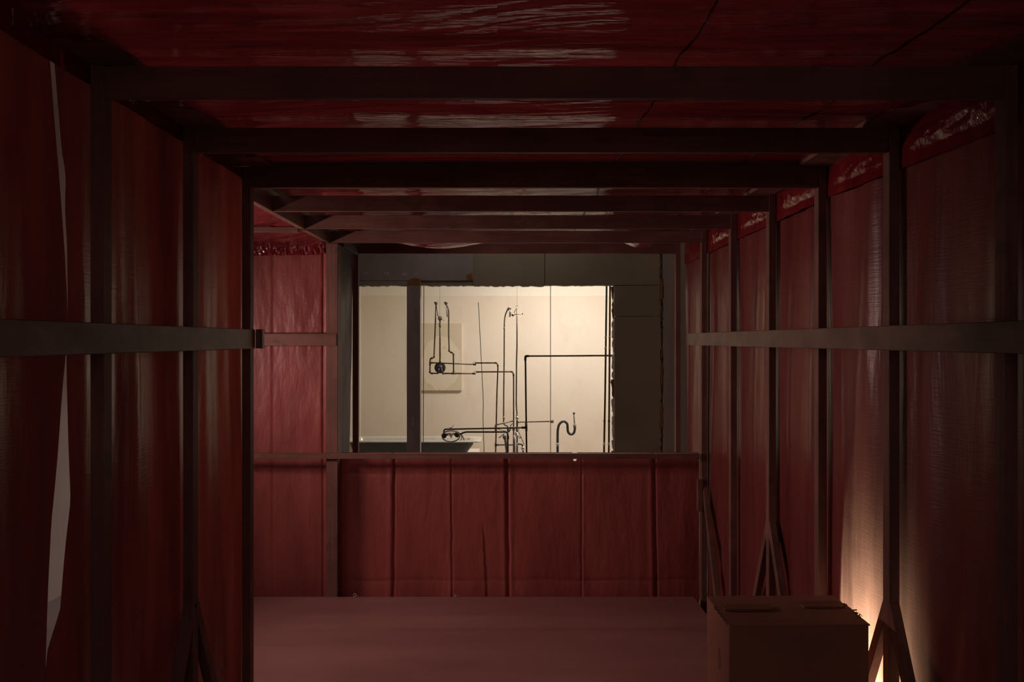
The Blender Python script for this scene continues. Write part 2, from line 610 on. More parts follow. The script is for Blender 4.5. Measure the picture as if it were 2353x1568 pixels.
# sheets over the opening (bottom edge ragged) and to the right of it
top = -360
slab('panel', pxpoly([(-100, top), (1085, top), (1085, 656)] + jag((1085, 656), (815, 657), 7, 1.4, 3) + [(815, 657), (-100, 657)], HW), HW, HW + WT, M['panel_olive'], wg)
slab('panel', pxpoly([(1086.2, top), (1251, top), (1251, 657)] + jag((1251, 657), (1086.2, 657), 7, 1.5, 4) + [(1086.2, 656.5)], HW), HW, HW + WT, M['panel_olive'], wg)
slab('panel', pxpoly([(1252.4, top), (1517, top)] + jag((1517, 300), (1517, 655), 9, 1.6, 5) + [(1516, 655), (1412, 655.5)] + jag((1412, 656), (1252.4, 656), 7, 1.2, 6) + [(1252.4, 656)], HW), HW, HW + WT, M['panel_olive'], wg)
slab('panel', pxpoly([(1411, 657), (1516, 656.2)] + jag((1516, 657), (1518, 726), 8, 2.0, 7) + [(1518, 726.5), (1412, 726.5)] + jag((1412, 726), (1411, 658), 8, 0.9, 8), HW), HW, HW + WT, M['panel_olive'], wg)
slab('panel', pxpoly([(1412, 727.6), (1518, 727.6)] + jag((1518, 728), (1520, 1230), 8, 2.2, 9) + [(1520, 1230), (1413, 1230)] + jag((1413, 1230), (1412, 728), 8, 0.9, 10), HW), HW, HW + WT, M['panel_olive'], wg)
slab('panel', pxpoly([(-100, 657.5), (700, 657.5), (700, 1230), (-100, 1230)], HW), HW, HW + WT, M['panel_olive'], wg)
slab('panel', pxpoly([(1525, top), (1985, top), (1985, 1230), (1524, 1230)] + jag((1524, 1230), (1525, top), 9, 1.4, 11), HW), HW - 0.012, HW + WT, M['strip_grey'], wg)
# lath and old fill behind the broken joint, with raw wood showing where sheets broke off
box('joint_fill', X(1510, HW), X(1530, HW), HW + 0.035, HW + 0.06, G0, 3.5, M['rubble'], wg, 0)
for (x0, y0, x1, y1, s) in ((1514.5, 641, 1523, 690, 21), (1515.5, 836, 1523, 884, 22), (1515, 932, 1523.5, 984, 23), (1518, 800, 1523, 822, 24)):
    pts = [(x0 + 2, y0)] + jag((x0 + 2, y0), (x1, y0), 3, 1.0, s) + [(x1, y0 + 2)] + jag((x1, y0), (x1 - 1, y1), 8, 0.8, s + 1) + [(x1 - 1, y1)] + jag((x1 - 1, y1), (x0, y1), 3, 1.0, s + 2) + [(x0, y1)] + jag((x0, y1), (x0 + 2, y0), 8, 1.0, s + 3)
    slab('raw_wood_patch', pxpoly(pts, HW), HW - 0.004, HW + 0.03, M['raw_brown'], wg)
# broken plaster along the right edge of the hole
rr = random.Random(5)
y = 657.0
while y < 1120:
    h = rr.uniform(16, 46)
    w = rr.uniform(2.5, 6.0)
    pts = [(1413, y), (1413, y + h)] + jag((1411 - 2, y + h), (1411 - w, y), 6, 1.6, int(y)) + [(1412 - w, y + 1)]
    yy = rr.uniform(0.0, 0.05)
    slab('plaster_chunk', pxpoly(pts, HW), HW + 0.012 + yy, HW + 0.05 + yy, M['plaster_edge'] if rr.random() < 0.75 else M['raw_brown'], wg)
    y += h * rr.uniform(0.85, 1.1)
box('joint_light_stop', X(1420, HW), X(1509, HW), HW + 0.085, HW + 0.105, Z(800, HW), Z(600, HW), M['panel_olive'], wg, 0)  # unseen boards added behind the joints to stop light leaking through
box('joint_light_stop', X(1200, HW), X(1300, HW), HW + 0.085, HW + 0.105, Z(645, HW), Z(300, HW), M['panel_olive'], wg, 0)
# grey header board and its lower strip
slab('header_board', pxpoly([(560, 560), (1087, 560), (1087, 644.5), (1062, 645), (560, 646)], HW), HW - 0.014, HW - 0.002, M['panel_grey'], wg, 0.002)
slab('lower_strip', pxpoly([(560, 646.5), (965, 645.8), (965, 656)] + jag((965, 656), (815, 656.5), 8, 0.8, 31) + [(560, 656.5)], HW), HW - 0.010, HW - 0.002, M['panel_grey'], wg)
slab('paint_chip', pxpoly([(1071, 633), (1085, 627), (1086, 643), (1072, 643)], HW - 0.014), HW - 0.0158, HW - 0.0135, M['raw_brown'], wg)
for (px, py, r, s) in ((841, 628, 4.5, 41), (888, 628, 6.5, 42), (931, 631, 6.5, 43), (956, 629, 4, 44)):
    q = random.Random(s)
    pts = [(px + r * q.uniform(0.6, 1.3) * math.cos(a * math.pi / 6), py + r * 0.8 * q.uniform(0.5, 1.2) * math.sin(a * math.pi / 6)) for a in range(12)]
    slab('plaster_scar', pxpoly(pts, HW - 0.014), HW - 0.0162, HW - 0.0132, M['scar'], wg)
    slab('anchor_hole', pxpoly([(px + 1.2 * math.cos(a * math.pi / 4), py + 1.2 * math.sin(a * math.pi / 4)) for a in range(8)], HW - 0.014), HW - 0.018, HW - 0.015, M['panel_olive'], wg)

# ---- bathroom shell
wb = empty('wall_bathroom', (0, BW, G0))
tag(wb, 'cream plaster wall with rows of screw marks behind the pipes', 'wall', None, 'structure')
box('lower_lining', -2.9, 2.5, BW - 0.012, BW + 0.1, G0, Z(680, BW), M['bath_wall'], wb, 0.001)
box('upper_band', -2.9, 2.5, BW - 0.004, BW + 0.1, Z(680, BW) + 0.0005, 3.2, M['bath_upper'], wb, 0)
box('edge_strip', -2.9, X(829, BW), BW - 0.03, BW - 0.013, G0, 3.2, M['bath_upper'], wb, 0.002)
o = box('wall_bathroom_left', -3.0, -2.9, HW + WT, BW + 0.1, G0, 3.2, M['bath_upper'], None, 0)
tag(o, 'cream side wall of the bathroom, beyond the tub', 'wall', None, 'structure')
o = box('wall_bathroom_right', 2.5, 2.6, HW + WT, BW + 0.1, G0, 3.2, M['bath_upper'], None, 0)
tag(o, 'cream side wall of the bathroom behind the olive panels', 'wall', None, 'structure')
o = box('ceiling_bathroom', -3.0, 2.6, HW + WT, BW + 0.1, 3.2, 3.3, M['bath_upper'], None, 0)
tag(o, 'cream bathroom ceiling above the hanging pipes', 'ceiling', None, 'structure')

# ------------------------------------------------------------------ tunnel: left wall
XL = -1.178                      # outer face of the left studs
wl = empty('wall_left', (XL, 1.5, 0))
tag(wl, 'left tunnel wall of translucent red film over dark timber studs', 'wall', None, 'structure')
XLi = XL + 0.038
for k, D in enumerate((0.85, 1.36) + tuple(BEAM_Y[:3])):
    x_in = (-1.140, -1.140, X(237.6, 1.92), X(443.5, 2.475), X(575, 3.045))[k]
    box('stud', x_in - 0.037, x_in, D, D + 0.041, G0, PLATE_B - 0.001, M['wood_z'], wl, 0.0015, 0.001)
box('top_plate', X(208, 1.92) * 1.005, -1.045, -0.4, 3.040, PLATE_B, PLATE_B + 0.02, M['wood_y'], wl, 0.0015)
# mid rail nailed across the studs with a short block at its end
bar('rail', (-1.127, -0.4, EYE + 0.004), (-1.131, 3.03, EYE + 0.0085), 0.086, 0.019, (0, 0, 1), M['wood_rail'], wl)
box('rail_end_block', X(588, 3.05), X(603, 3.05), 3.045, 3.075, Z(801, 3.05), Z(757, 3.05), M['wood_rail'], wl)
for s in (-1, 1):
    bar('brace', (-1.158, 2.495 + s * 0.005, EYE - 0.955), (-1.158, 2.495 + s * 0.40, G0), 0.036, 0.036, (0, 1, 0), M['wood_z'], wl)


def px_on_left(px, py):
    D = (XL - 0.027) * F / (px - CX)
    return D, EYE + (CY - py) * D / F


# edges of the open slit between two sheets, as depth by height
sl = [(110, 40), (113, 118), (122, 250), (133, 400), (140, 500), (146, 600), (150, 690), (150.5, 770), (147, 815), (140, 900), (130, 1050), (118, 1200), (112, 1350), (107, 1495), (105, 1560)]
sr = [(108, 40), (123, 122), (129, 200), (140, 350), (148, 400), (146, 480), (150, 560), (151.5, 690), (150.5, 770), (149, 815), (150, 900), (153, 1030), (157, 1150), (146, 1260), (135, 1400), (109, 1495), (103, 1560)]
slit_l = sorted((px_on_left(*p)[1], px_on_left(*p)[0]) for p in sl)
slit_r = sorted((px_on_left(*p)[1], px_on_left(*p)[0]) for p in sr)
STUDS_L = [0.85, 1.36, 1.92, 2.475, 3.045, 3.6]


def pin(D, studs, halfw=0.02):
    """0 at the studs, 1 between them"""
    for a, b in zip(studs, studs[1:]):
        if a <= D <= b:
            t = (D - a) / (b - a)
            return math.sin(math.pi * clamp(t)) ** 0.7
    return 0.4


def folds(D, z, seed):
    f = 0.018 * nz(D * 6.5 + 0.25 * z, z * 0.55, seed) + 0.0075 * nz(D * 17 + 0.6 * z, z * 0.9, seed + 3)
    f += 0.0022 * nz(D * 45, z * 2.2, seed + 7) + 0.0012 * nz(D * 9, z * 24, seed + 9)
    return f


def left_film(y0, y1, seed):
    def fn(u, v):
        z = lerp(G0, PLATE_B + 0.02, v)
        a = y0(z) if callable(y0) else y0
        b = y1(z) if callable(y1) else y1
        D = lerp(a, b, u)
        q = pin(D, STUDS_L)
        near = clamp(abs(D - (interp(slit_l, z) + interp(slit_r, z)) / 2) / 0.10, 0.08, 1.0)
        x = XL - 0.014 - 0.018 * q + folds(D, z, seed) * (0.25 + 0.75 * q) * 1.1 * near
        return (min(x, XL - 0.003), D, z)
    return fn


sheet('film_sheet', left_film(-0.4, lambda z: interp(slit_l, z), 1.3), 110, 70, M['film_wall'], wl)
sheet('film_sheet', left_film(lambda z: interp(slit_r, z), 3.08, 4.1), 90, 90, M['film_wall'], wl)


def left_flap(u, v):
    D = lerp(-0.4, 3.09, u)
    q = pin(D, STUDS_L)
    z = lerp(PLATE_B + 0.03, EYE + 0.722 + 0.006 * nz(D * 9, 2.0), v)
    x = XL - 0.0025 + v * q * 0.004 + q * 0.004 * nz(D * 22, z * 14, 3.0)
    return (min(x, XL - 0.001), D, z)


sheet('film_flap', left_flap, 170, 10, M['film_flap'], wl)

# ------------------------------------------------------------------ tunnel: right wall
wr = empty('wall_right', (1.42, 1.5, 0))
tag(wr, 'right tunnel wall of red film with a glossy crumpled upper hem', 'wall', None, 'structure')


def XR(D):                        # outer face of the right studs
    return interp([(0.8, 1.444), (1.92, 1.436), (2.475, 1.420), (3.045, 1.422), (3.6, 1.414), (4.16, 1.396), (4.755, 1.388), (5.4, 1.383)], D)


for D in [0.85, 1.36] + BEAM_Y[:6]:
    box('stud', XR(D) - 0.038, XR(D), D, D + 0.041, G0, PLATE_B - 0.001, M['wood_z'], wr, 0.0015, 0.001)
box('top_plate', 1.292, 1.428, -0.4, 3.040, PLATE_B, PLATE_B + 0.02, M['wood_y'], wr, 0.0015)
box('top_plate', 1.272, 1.405, 3.068, 4.78, PLATE_B - 0.004, PLATE_B + 0.016, M['wood_y'], wr, 0.0015)
bar('rail', (1.392, -0.4, EYE + 0.008), (1.336, 5.02, EYE + 0.013), 0.088, 0.019, (0, 0, 1), M['wood_rail'], wr)
for D, legs in ((2.475, (-1, 1)), (3.60, (-1, 1)), (4.755, (-1,))):
    for s in legs:
        xx = XR(D) - 0.019
        bar('brace', (xx, D + 0.02 + s * 0.005, EYE - 0.955), (xx, D + 0.02 + s * 0.40, G0), 0.036, 0.036, (0, 1, 0), M['wood_z'], wr)
box('scab_block', XR(4.755) - 0.075, XR(4.755) - 0.039, 4.72, 4.754, 0.60, 0.82, M['wood_z'], wr)
STUDS_R = [0.85, 1.36] + BEAM_Y[:6] + [5.35]


def right_film(u, v):
    z = lerp(G0, PLATE_B + 0.02, v)
    D = lerp(-0.4, 4.80, u)
    q = pin(D, STUDS_R)
    x = XR(D) + 0.016 + 0.015 * q + folds(D, z, 8.8) * (0.25 + 0.75 * q) * 1.7
    return (max(x, XR(D) + 0.004), D, z)


sheet('film_sheet', right_film, 200, 80, M['film_wall_thin'], wr)


def right_glow_mask(u, v):          # unseen outer film layer, added and shaped to cut off the lamp glow
    z = lerp(G0, PLATE_B + 0.02, v)
    D = lerp(2.925 + 0.010 * nz(z * 2.0, 4.4) - 0.10 * clamp((z - 0.62) / 0.5) ** 2, 3.75, u)
    return (XR(D) + 0.085 + 0.006 * nz(D * 6, z * 0.8, 3.0), D, z)


sheet('film_glow_mask', right_glow_mask, 40, 60, M['film_wall'], wr)


def right_flap(u, v):
    D = lerp(-0.4, 4.80, u)
    q = pin(D, STUDS_R)
    zb = EYE + interp([(1.9, 0.613), (2.475, 0.625), (3.04, 0.64), (4.8, 0.61)], D)
    z = lerp(PLATE_B + 0.02, zb + 0.005 * nz(D * 12, 5.0), v)
    belly = math.sin(math.pi * clamp(v * 1.45 - 0.1)) if v < 0.76 else 0.0
    cr = nz(D * 16, z * 22, 1.0) * 0.6 + abs(nz(D * 34, z * 30, 2.0)) * 0.9 + nz(D * 70, z * 60, 4.0) * 0.25
    x = XR(D) + 0.002 - q * belly * (0.018 + 0.012 * nz(D * 4, 3.3)) + q * 0.012 * cr * (0.25 + belly)
    return (min(x, XR(D) + 0.0145 if q > 0.2 else XR(D) + 0.003) if q > 0.2 else XR(D) + 0.003, D, z)


sheet('film_flap', right_flap, 420, 26, M['film_flap'], wr)

# ------------------------------------------------------------------ tunnel: ceiling
ce = empty('ceiling', (0, 3, 2.6))
tag(ce, 'glossy wrinkled dark red film ceiling over timber crossbeams', 'ceiling', None, 'structure')
XH = X(630, 3.62)                # inner face of the header over the alcove
for k, D in enumerate(BEAM_Y[:6]):
    if k < 3:
        a = (X(237.6, 1.92), X(443.5, 2.475), X(575, 3.045))[k] + 0.001
    else:
        a = XH + 0.001
    b = XR(D) - 0.039
    t = EYE + 0.803 if k == 2 else BEAM_T + (0.006 if k < 2 else 0)
    box('beam', a, b, D + 0.002, D + 0.021, BEAM_B, t, M['wood_x'], ce, 0.0012, 0.0008)
box('alcove_header', XH - 0.036, XH, 3.067, 4.754, BEAM_B - 0.002, EYE + 0.795, M['wood_y'], ce, 0.0015)

BAYS = [-0.4, 0.3, 0.85, 1.36] + BEAM_Y
SAG = [0.0, 0.01, 0.02, 0.030, 0.026, 0.024, 0.024, 0.026, 0.032, 0.040]


def ceil_z(x, D, seed, wr_k=1.0):
    z = EYE + 0.800
    for i, (a, b) in enumerate(zip(BAYS, BAYS[1:])):
        if a <= D <= b:
            t = (D - a) / (b - a)
            s = SAG[min(i, len(SAG) - 1)] * (0.75 + 0.9 * nz(x * 1.4, i * 3.7))
            if i == 9:
                s += 0.078 * math.exp(-((x + 0.52) / 0.42) ** 2) + 0.06 * math.exp(-((x - 0.98) / 0.13) ** 2)
            z -= max(0, s) * math.sin(math.pi * t)
            q = math.sin(math.pi * t) ** 0.5
            break
    else:
        q = 0.5
    w = D + 0.16 * x + 0.05 * nz(x * 1.5, D * 1.2, seed)
    z += wr_k * q * (0.0036 * nz(x * 1.3, w * 9, seed) + 0.0030 * nz(x * 2.0, w * 32, seed + 2) - 0.0022 * abs(nz(x * 1.8, w * 17, seed + 11)) + 0.0007 * nz(x * 5, w * 50, seed + 5))
    z += 0.0008 * nz(x * 16, D * 16, seed + 8)
    return max(z, EYE + 0.672)


def ceil_strip(x0, x1, seed, k, drop):
    ys = [-0.4, 0.0, 0.8, 1.3] + [1.45 + i * (5.40 - 1.45) / 620 for i in range(621)]

    def fn(u, v):
        D = ys[int(round(v * (len(ys) - 1)))]
        e = 0.006 * nz(D * 7, seed * 3.1) + 0.003 * nz(D * 30, seed)
        x = lerp(x0, x1, u) + (e if u in (0.0, 1.0) else 0)
        z = ceil_z(x, D, seed, k) + drop
        edge = min(u, 1 - u) * abs(x1 - x0)
        return (x, D, z)
    sheet('film_strip', fn, max(4, int(abs(x1 - x0) / 0.022)), len(ys) - 1, M['film_ceiling'], ce)


ceil_strip(-1.20, -0.108, 2.0, 1.0, 0.0)
ceil_strip(-0.108, -0.026, 2.0, 1.25, -0.001)
ceil_strip(-0.026, 0.480, 2.0, 1.0, 0.0)
ceil_strip(0.476, 1.055, 5.5, 0.7, 0.0)
ceil_strip(1.050, 1.43, 7.5, 0.8, 0.0)
for xs, sd_ in ((0.478, 3.3), (1.053, 6.6)):       # near-black strips standing for the shaded crease along each seam
    def seam(u, v, xs=xs, sd_=sd_):
        D = lerp(1.45, 5.38, v)
        x = xs + 0.006 * nz(D * 7, sd_) + 0.003 * nz(D * 30, sd_)
        w_ = 0.0028 * (1 + 0.5 * nz(D * 18, sd_ + 1))
        return (x + lerp(-w_, w_, u), D, ceil_z(x, D, 5.5, 0.7) - 0.0055 * math.sin(math.pi * u) + 0.001)
    sheet('seam', seam, 4, 300, M['seam'], ce)


# alcove ceiling: film pulled over a joist
def alcove_ceiling(u, v):
    x, D = lerp(-1.93, XH - 0.034, u), lerp(3.05, 4.86, v)
    t = clamp((D - 4.181) / 0.6)
    z = EYE + 0.700 - 0.02 * t
    w = D * 0.9 + x * 0.7
    z += 0.010 * nz(w * 7, (x - D) * 1.2, 4.0) + 0.008 * nz(w * 19, (x - D) * 2.5, 6.0) + 0.002 * nz(x * 30, D * 30, 2.0)
    if 4.14 < D < 4.20:
        z = max(z, EYE + 0.697)
    return (x, D, max(z, EYE + 0.672))


sheet('film_sheet', alcove_ceiling, 110, 130, M['film_flap'], ce)
box('alcove_joist', -1.93, XH - 0.037, 4.15, 4.19, EYE + 0.664, EYE + 0.694, M['wood_x'], ce, 0.0015)

# ------------------------------------------------------------------ tunnel: back wall with parapet and alcove
wk = empty('wall_back', (0, 4.8, 0))
tag(wk, 'red film parapet and alcove wall under the long sill rail', 'wall', None, 'structure')
box('post', X(749, 4.755), X(775.5, 4.755), 4.757, 4.867, G0, BEAM_B - 0.004, M['wood_z'], wk, 0.002, 0.001)
box('sill', -1.93, X(1607, 4.735), 4.722, 4.755, Z(1055.5, 4.722), Z(1043, 4.722), M['wood_x'], wk, 0.002)
box('mid_rail', -1.93, X(773, 4.74), 4.736, 4.755, Z(795, 4.74), Z(767, 4.74), M['wood_x'], wk, 0.002)
ZS = Z(1045, 4.73)


def parapet(u, v):
    x = lerp(X(790, 4.86) - 0.05, X(1602, 4.86) + 0.02, u)
    ex = (CX + x * F / 4.885 - 1321) / 4.2          # small gap torn under the sill, light shows through
    zt = Z(1055.5 + 5.0 * math.sqrt(max(0.0, 1 - ex * ex)), 4.885) if abs(ex) < 1 else ZS - 0.01
    z = lerp(G0, zt, v)
    d = 4.885 + 0.006 * nz(x * 4, z * 1.2, 1) + 0.0025 * nz(x * 14, z * 7, 2) + 0.0012 * nz(x * 40, z * 25, 3)
    px = CX + x * F / 4.885
    py = CY - (z - EYE) * F / 4.885
    for c, w, s, lean in ((896, 6, -0.006, 4), (905, 2.6, 0.020, 3), (1034, 5, -0.004, -3), (1038, 2.0, 0.008, -3), (1158, 6, -0.006, -4), (1166, 3.2, 0.026, -4), (1174, 5, -0.005, -3), (1337, 2.0, 0.007, 0), (1341, 3, -0.003, 0), (1496, 6, -0.006, -6), (1505, 3.0, 0.026, -6)):
        cc = c + lean * (1200 - py) / 150 * 0.4 + 1.5 * nz(py * 0.02, c)
        d += s * math.exp(-((px - cc) / w) ** 2)
    if py > 1195:
        cc = 1108 + (py - 1195) * 0.05
        d += 0.012 * clamp((py - 1195) / 60) * (1 if px > cc else 0) * math.exp(-abs(px - cc) / 16)
    yl = 1334 + 3 * nz(px * 0.01, 7.0)
    d += 0.004 * math.exp(-((py - yl) / 3) ** 2) + 0.003 * math.exp(-((py - 1090) / 2.5) ** 2)
    return (x, d - 0.012 * clamp((py - 1340) / 40), z)


sheet('film_sheet', parapet, 460, 100, M['film_back'], wk)


def alcove_back(u, v):
    x, z = lerp(-1.93, X(749, 4.86) + 0.06, u), lerp(G0, EYE + 0.69, v)
    d = 4.885 + 0.006 * nz(x * 5, z * 1.0, 11) + 0.003 * nz(x * 16, z * 6, 12) + 0.0012 * nz(x * 45, z * 30, 13)
    px = CX + x * F / 4.885
    d += 0.006 * clamp((px - 621) / 6) + 0.010 * math.exp(-((px - 742) / 3) ** 2)
    return (x, d, z)


sheet('film_sheet', alcove_back, 170, 130, M['film_back'], wk)


def alcove_flap(u, v):
    x = lerp(-1.93, X(743, 4.85), u)
    z = lerp(EYE + 0.676, EYE + 0.606 + 0.004 * nz(x * 14, 1) + 0.006 * u, v)
    d = 4.866 - 0.012 * v + 0.020 * nz(x * 24 + 1.5 * v, z * 9, 21) * v + 0.007 * nz(x * 60, z * 30, 22)
    return (x, min(d, 4.876), z)


sheet('film_flap', alcove_flap, 190, 12, M['film_flap'], wk)

# ------------------------------------------------------------------ end bay of the tunnel: frame of the opening
fr = empty('trim_1', (0, 5.35, 0))
tag(fr, 'stained timber frame and film cheeks round the opening at the tunnel end', 'frame', None, 'structure')
D7 = BEAM_Y[6]
box('end_post', X(810, D7), X(823, D7), D7, D7 + 0.04, G0, BEAM_B, M['wood_z'], fr, 0.0015, 0.001)
box('end_post', X(1553, D7), X(1564, D7), D7, D7 + 0.04, G0, BEAM_T, M['wood_z'], fr, 0.0015, 0.001)
box('end_beam', X(786, D7), X(1552.5, D7), D7 + 0.001, D7 + 0.02, BEAM_B, EYE + 0.79, M['wood_x'], fr, 0.0015)
box('cheek_plate', X(823, D7) - 0.045, X(823, D7) + 0.003, 4.870, D7 - 0.002, BEAM_B - 0.012, BEAM_B + 0.05, M['jamb_grey'], fr, 0.0015)
box('cheek_plate', 1.272, 1.395, 4.79, D7 - 0.002, PLATE_B - 0.004, PLATE_B + 0.016, M['wood_y'], fr, 0.0015)


def cheek_left(u, v):
    z = lerp(G0, BEAM_B - 0.014, v)
    far = interp([(0.9, 5.20), (1.2, 5.235), (2.2, 5.315)], z)
    D = lerp(4.872, far, u)
    return (X(823, D7) - 0.036 + 0.006 * nz(D * 10, z * 1.4, 31) + 0.004 * nz(D * 28, z, 5), D, z)


sheet('film_cheek', cheek_left, 20, 60, M['film_grey'], fr)


def cheek_right(u, v):
    z = lerp(G0, PLATE_B - 0.006, v)
    far = interp([(0.9, 5.27), (1.6, 5.305), (2.1, 5.335)], z)
    D = lerp(4.80, far, u)
    return (XR(D) + 0.008 + 0.008 * nz(D * 10, z * 1.2, 33), D, z)


sheet('film_cheek', cheek_right, 24, 60, M['film_wall'], fr)


def cheek_flap(u, v):
    D = lerp(4.80, 5.33, u)
    z = lerp(PLATE_B - 0.006, EYE + 0.60, v)
    return (XR(D) - 0.004 + 0.006 * nz(D * 30, z * 24, 35), D, z)


sheet('film_flap', cheek_flap, 40, 16, M['film_flap'], fr)


# ------------------------------------------------------------------ cardboard box, spot lamp behind it
BX0, BX1, BY0, BY1, BT = 0.795, 1.295, 2.45, 2.728, EYE - 1.02
cb = empty('cardboard_box', ((BX0 + BX1) / 2, (BY0 + BY1) / 2, 0))
tag(cb, 'tall brown cardboard box standing on the floor by the right wall', 'box')
T = 0.005
box('front_panel', BX0, BX1, BY0, BY0 + T, 0.001, BT - 0.004, M['cardboard'], cb, 0.001)
box('back_panel', BX0, BX1, BY1 - T, BY1, 0.001, BT - 0.002, M['cardboard'], cb, 0.001)
box('bottom_panel', BX0 + T, BX1 - 0.002, BY0 + T, BY1 - T, 0.001, 0.007, M['cardboard'], cb, 0.001)
box('right_panel', BX1 - T, BX1, BY0 + T + 0.001, BY1 - T, 0.001, BT - 0.003, M['cardboard'], cb, 0.001)
box('left_panel', BX0, BX0 + T, BY0 + T + 0.001, BY1 - T, 0.001, BT - 0.006, M['cardboard'], cb, 0.001)
bm = bmesh.new()
nu, nv = 14, 8
vt, vb = [], []
for j in range(nv + 1):
    for i in range(nu + 1):
        u, v = i / nu, j / nv
        x = lerp(BX0 + 0.001, BX1 + 0.004, u)
        y = lerp(BY0 - 0.002, BY1, v)
        z = BT + 0.003 * u + 0.004 * math.exp(-((v - 0.52) / 0.12) ** 2) * u + 0.0015 * nz(x * 8, y * 8)
        vt.append(bm.verts.new((x, y, z)))
        vb.append(bm.verts.new((x, y, z - T)))
w = nu + 1
for j in range(nv):
    for i in range(nu):
        q = (j * w + i, j * w + i + 1, (j + 1) * w + i + 1, (j + 1) * w + i)
        bm.faces.new([vt[k] for k in q])
        bm.faces.new([vb[k] for k in q][::-1])
border = [i for i in range(w)] + [j * w + nu for j in range(1, nv + 1)] + [nv * w + i for i in range(nu - 1, -1, -1)] + [j * w for j in range(nv - 1, 0, -1)]
for a, b in zip(border, border[1:] + border[:1]):
    bm.faces.new((vt[b], vt[a], vb[a], vb[b]))
bmesh.ops.recalc_face_normals(bm, faces=bm.faces)
lid = link('lid_flaps', bm, M['cardboard'], cb)
for (u0, u1, v0, v1) in ((0.05, 0.42, 0.44, 0.60), (0.66, 0.97, 0.50, 0.70)):
    rq = random.Random(int(u0 * 100))
    vs_px = [(u0, v0), (lerp(u0, u1, 0.5), v0 - 0.01), (u1, v0), (u1 - 0.012, lerp(v0, v1, 0.4)), (u1, v1), (lerp(u0, u1, 0.4), v1 + 0.01), (u0 + 0.02, v1), (u0 - 0.01, lerp(v0, v1, 0.6))]
    bm = bmesh.new()
    ff = []
    for u, v in vs_px:
        ff.append(bm.verts.new((lerp(BX0, BX1, u), lerp(BY0, BY1, v), BT + 0.010 + 0.003 * u)))
    bm.faces.new(ff)
    r_ = bmesh.ops.extrude_face_region(bm, geom=bm.faces[:])
    for e in r_['geom']:
        if isinstance(e, bmesh.types.BMVert):
            e.co.z -= 0.008
    bmesh.ops.recalc_face_normals(bm, faces=bm.faces)
    o = link('tape', bm, M['card_tape'], cb)
    o['label'] = 'darker brown packing tape'
# torn edge pieces
rq = random.Random(12)
for i in range(9):
    v = lerp(0.22, 0.72, i / 8)
    px_, py_ = BX1 + 0.002 + rq.uniform(-0.008, 0.006), lerp(BY0, BY1, v)
    pts = [(px_, py_, BT + 0.001), (px_ + rq.uniform(-0.012, 0.012), py_ + rq.uniform(-0.012, 0.012), BT + rq.uniform(0.004, 0.010)), (px_ + rq.uniform(-0.02, 0.02), py_ + rq.uniform(-0.02, 0.02), BT + rq.uniform(0.002, 0.008))]
    tube('torn_scrap', pts, [0.003, 0.0025, 0.001], M['card_tape'], cb, 5)
for i in range(5):
    v = lerp(0.08, 0.55, i / 4)
    py_ = lerp(BY0, BY1, v)
    tube('torn_scrap', [(BX0 - 0.001, py_, BT - 0.006), (BX0 - 0.004, py_ + 0.012, BT - 0.001), (BX0 + 0.002, py_ + 0.024, BT + 0.001)], [0.003, 0.003, 0.001], M['cardboard'], cb, 5)
# darker oval laid on the left side for the shaded hand hole
bm = bmesh.new()
a = []
for k in range(16):
    t = 2 * math.pi * k / 16
    a.append(bm.verts.new((BX0 - 0.0012, lerp(BY0, BY1, 0.42) + 0.014 * math.cos(t), 0.585 + 0.04 * math.sin(t))))
bm.faces.new(a)
r_ = bmesh.ops.extrude_face_region(bm, geom=bm.faces[:])
for e in r_['geom']:
    if isinstance(e, bmesh.types.BMVert):
        e.co.x += 0.003
bmesh.ops.recalc_face_normals(bm, faces=bm.faces)
link('hand_hole_patch', bm, M['card_tape'], cb)['label'] = 'dark oval patch standing for the shade in a hand hole'

sp_l = empty('spot_lamp', (SPOT[0], SPOT[1] + 0.05, G0))
tag(sp_l, 'small black spot lamp glowing through the right film from outside, behind the box', 'lamp')
sv = Vector(SPOT)
sd = (Vector(SPOT_AIM) - sv).normalized()
lathe('lamp_can', sv - sd * 0.03, sd, [(0.012, -0.04), (0.024, -0.036), (0.026, -0.01), (0.026, 0.0), (0.02, 0.002)], M['black_metal'], sp_l)
tube('lamp_stem', [sv - sd * 0.06, Vector((SPOT[0], SPOT[1] + 0.05, G0 + 0.012))], 0.005, M['black_metal'], sp_l, 8)
lathe('lamp_foot', (SPOT[0], SPOT[1] + 0.05, G0 + 0.0005), (0, 0, 1), [(0.036, 0), (0.036, 0.008), (0.015, 0.012), (0.008, 0.018)], M['black_metal'], sp_l)

# ------------------------------------------------------------------ lamps of the place and added fill strips
fl = empty('floodlight', (FLOOD[0], FLOOD[1], G0))
tag(fl, 'small black floodlight on a tripod outside the left film wall', 'lamp')
bx = Vector(FLOOD)
dirn = (Vector((0.0, 3.7, 1.5)) - bx).normalized()
R = dirn.to_track_quat('-Z', 'Y').to_matrix().to_4x4()
R.translation = bx
bm = bmesh.new()
box_bm(bm, -0.37, 0.37, -0.07, 0.07, 0.012, 0.075, R)
bmesh.ops.recalc_face_normals(bm, faces=bm.faces)
link('lamp_head', bm, M['black_metal'], fl, False, 0.004)
tube('stand_pole', [(FLOOD[0] - 0.03, FLOOD[1] - 0.06, FLOOD[2] - 0.06), (FLOOD[0] - 0.03, FLOOD[1] - 0.06, G0 + 0.25)], 0.014, M['black_metal'], fl)
for a in (0.3, 2.4, 4.5):
    tube('stand_leg', [(FLOOD[0] - 0.03, FLOOD[1] - 0.06, G0 + 0.5), (FLOOD[0] - 0.03 + 0.36 * math.cos(a), FLOOD[1] - 0.06 + 0.36 * math.sin(a), G0 + 0.010)], 0.010, M['black_metal'], fl)
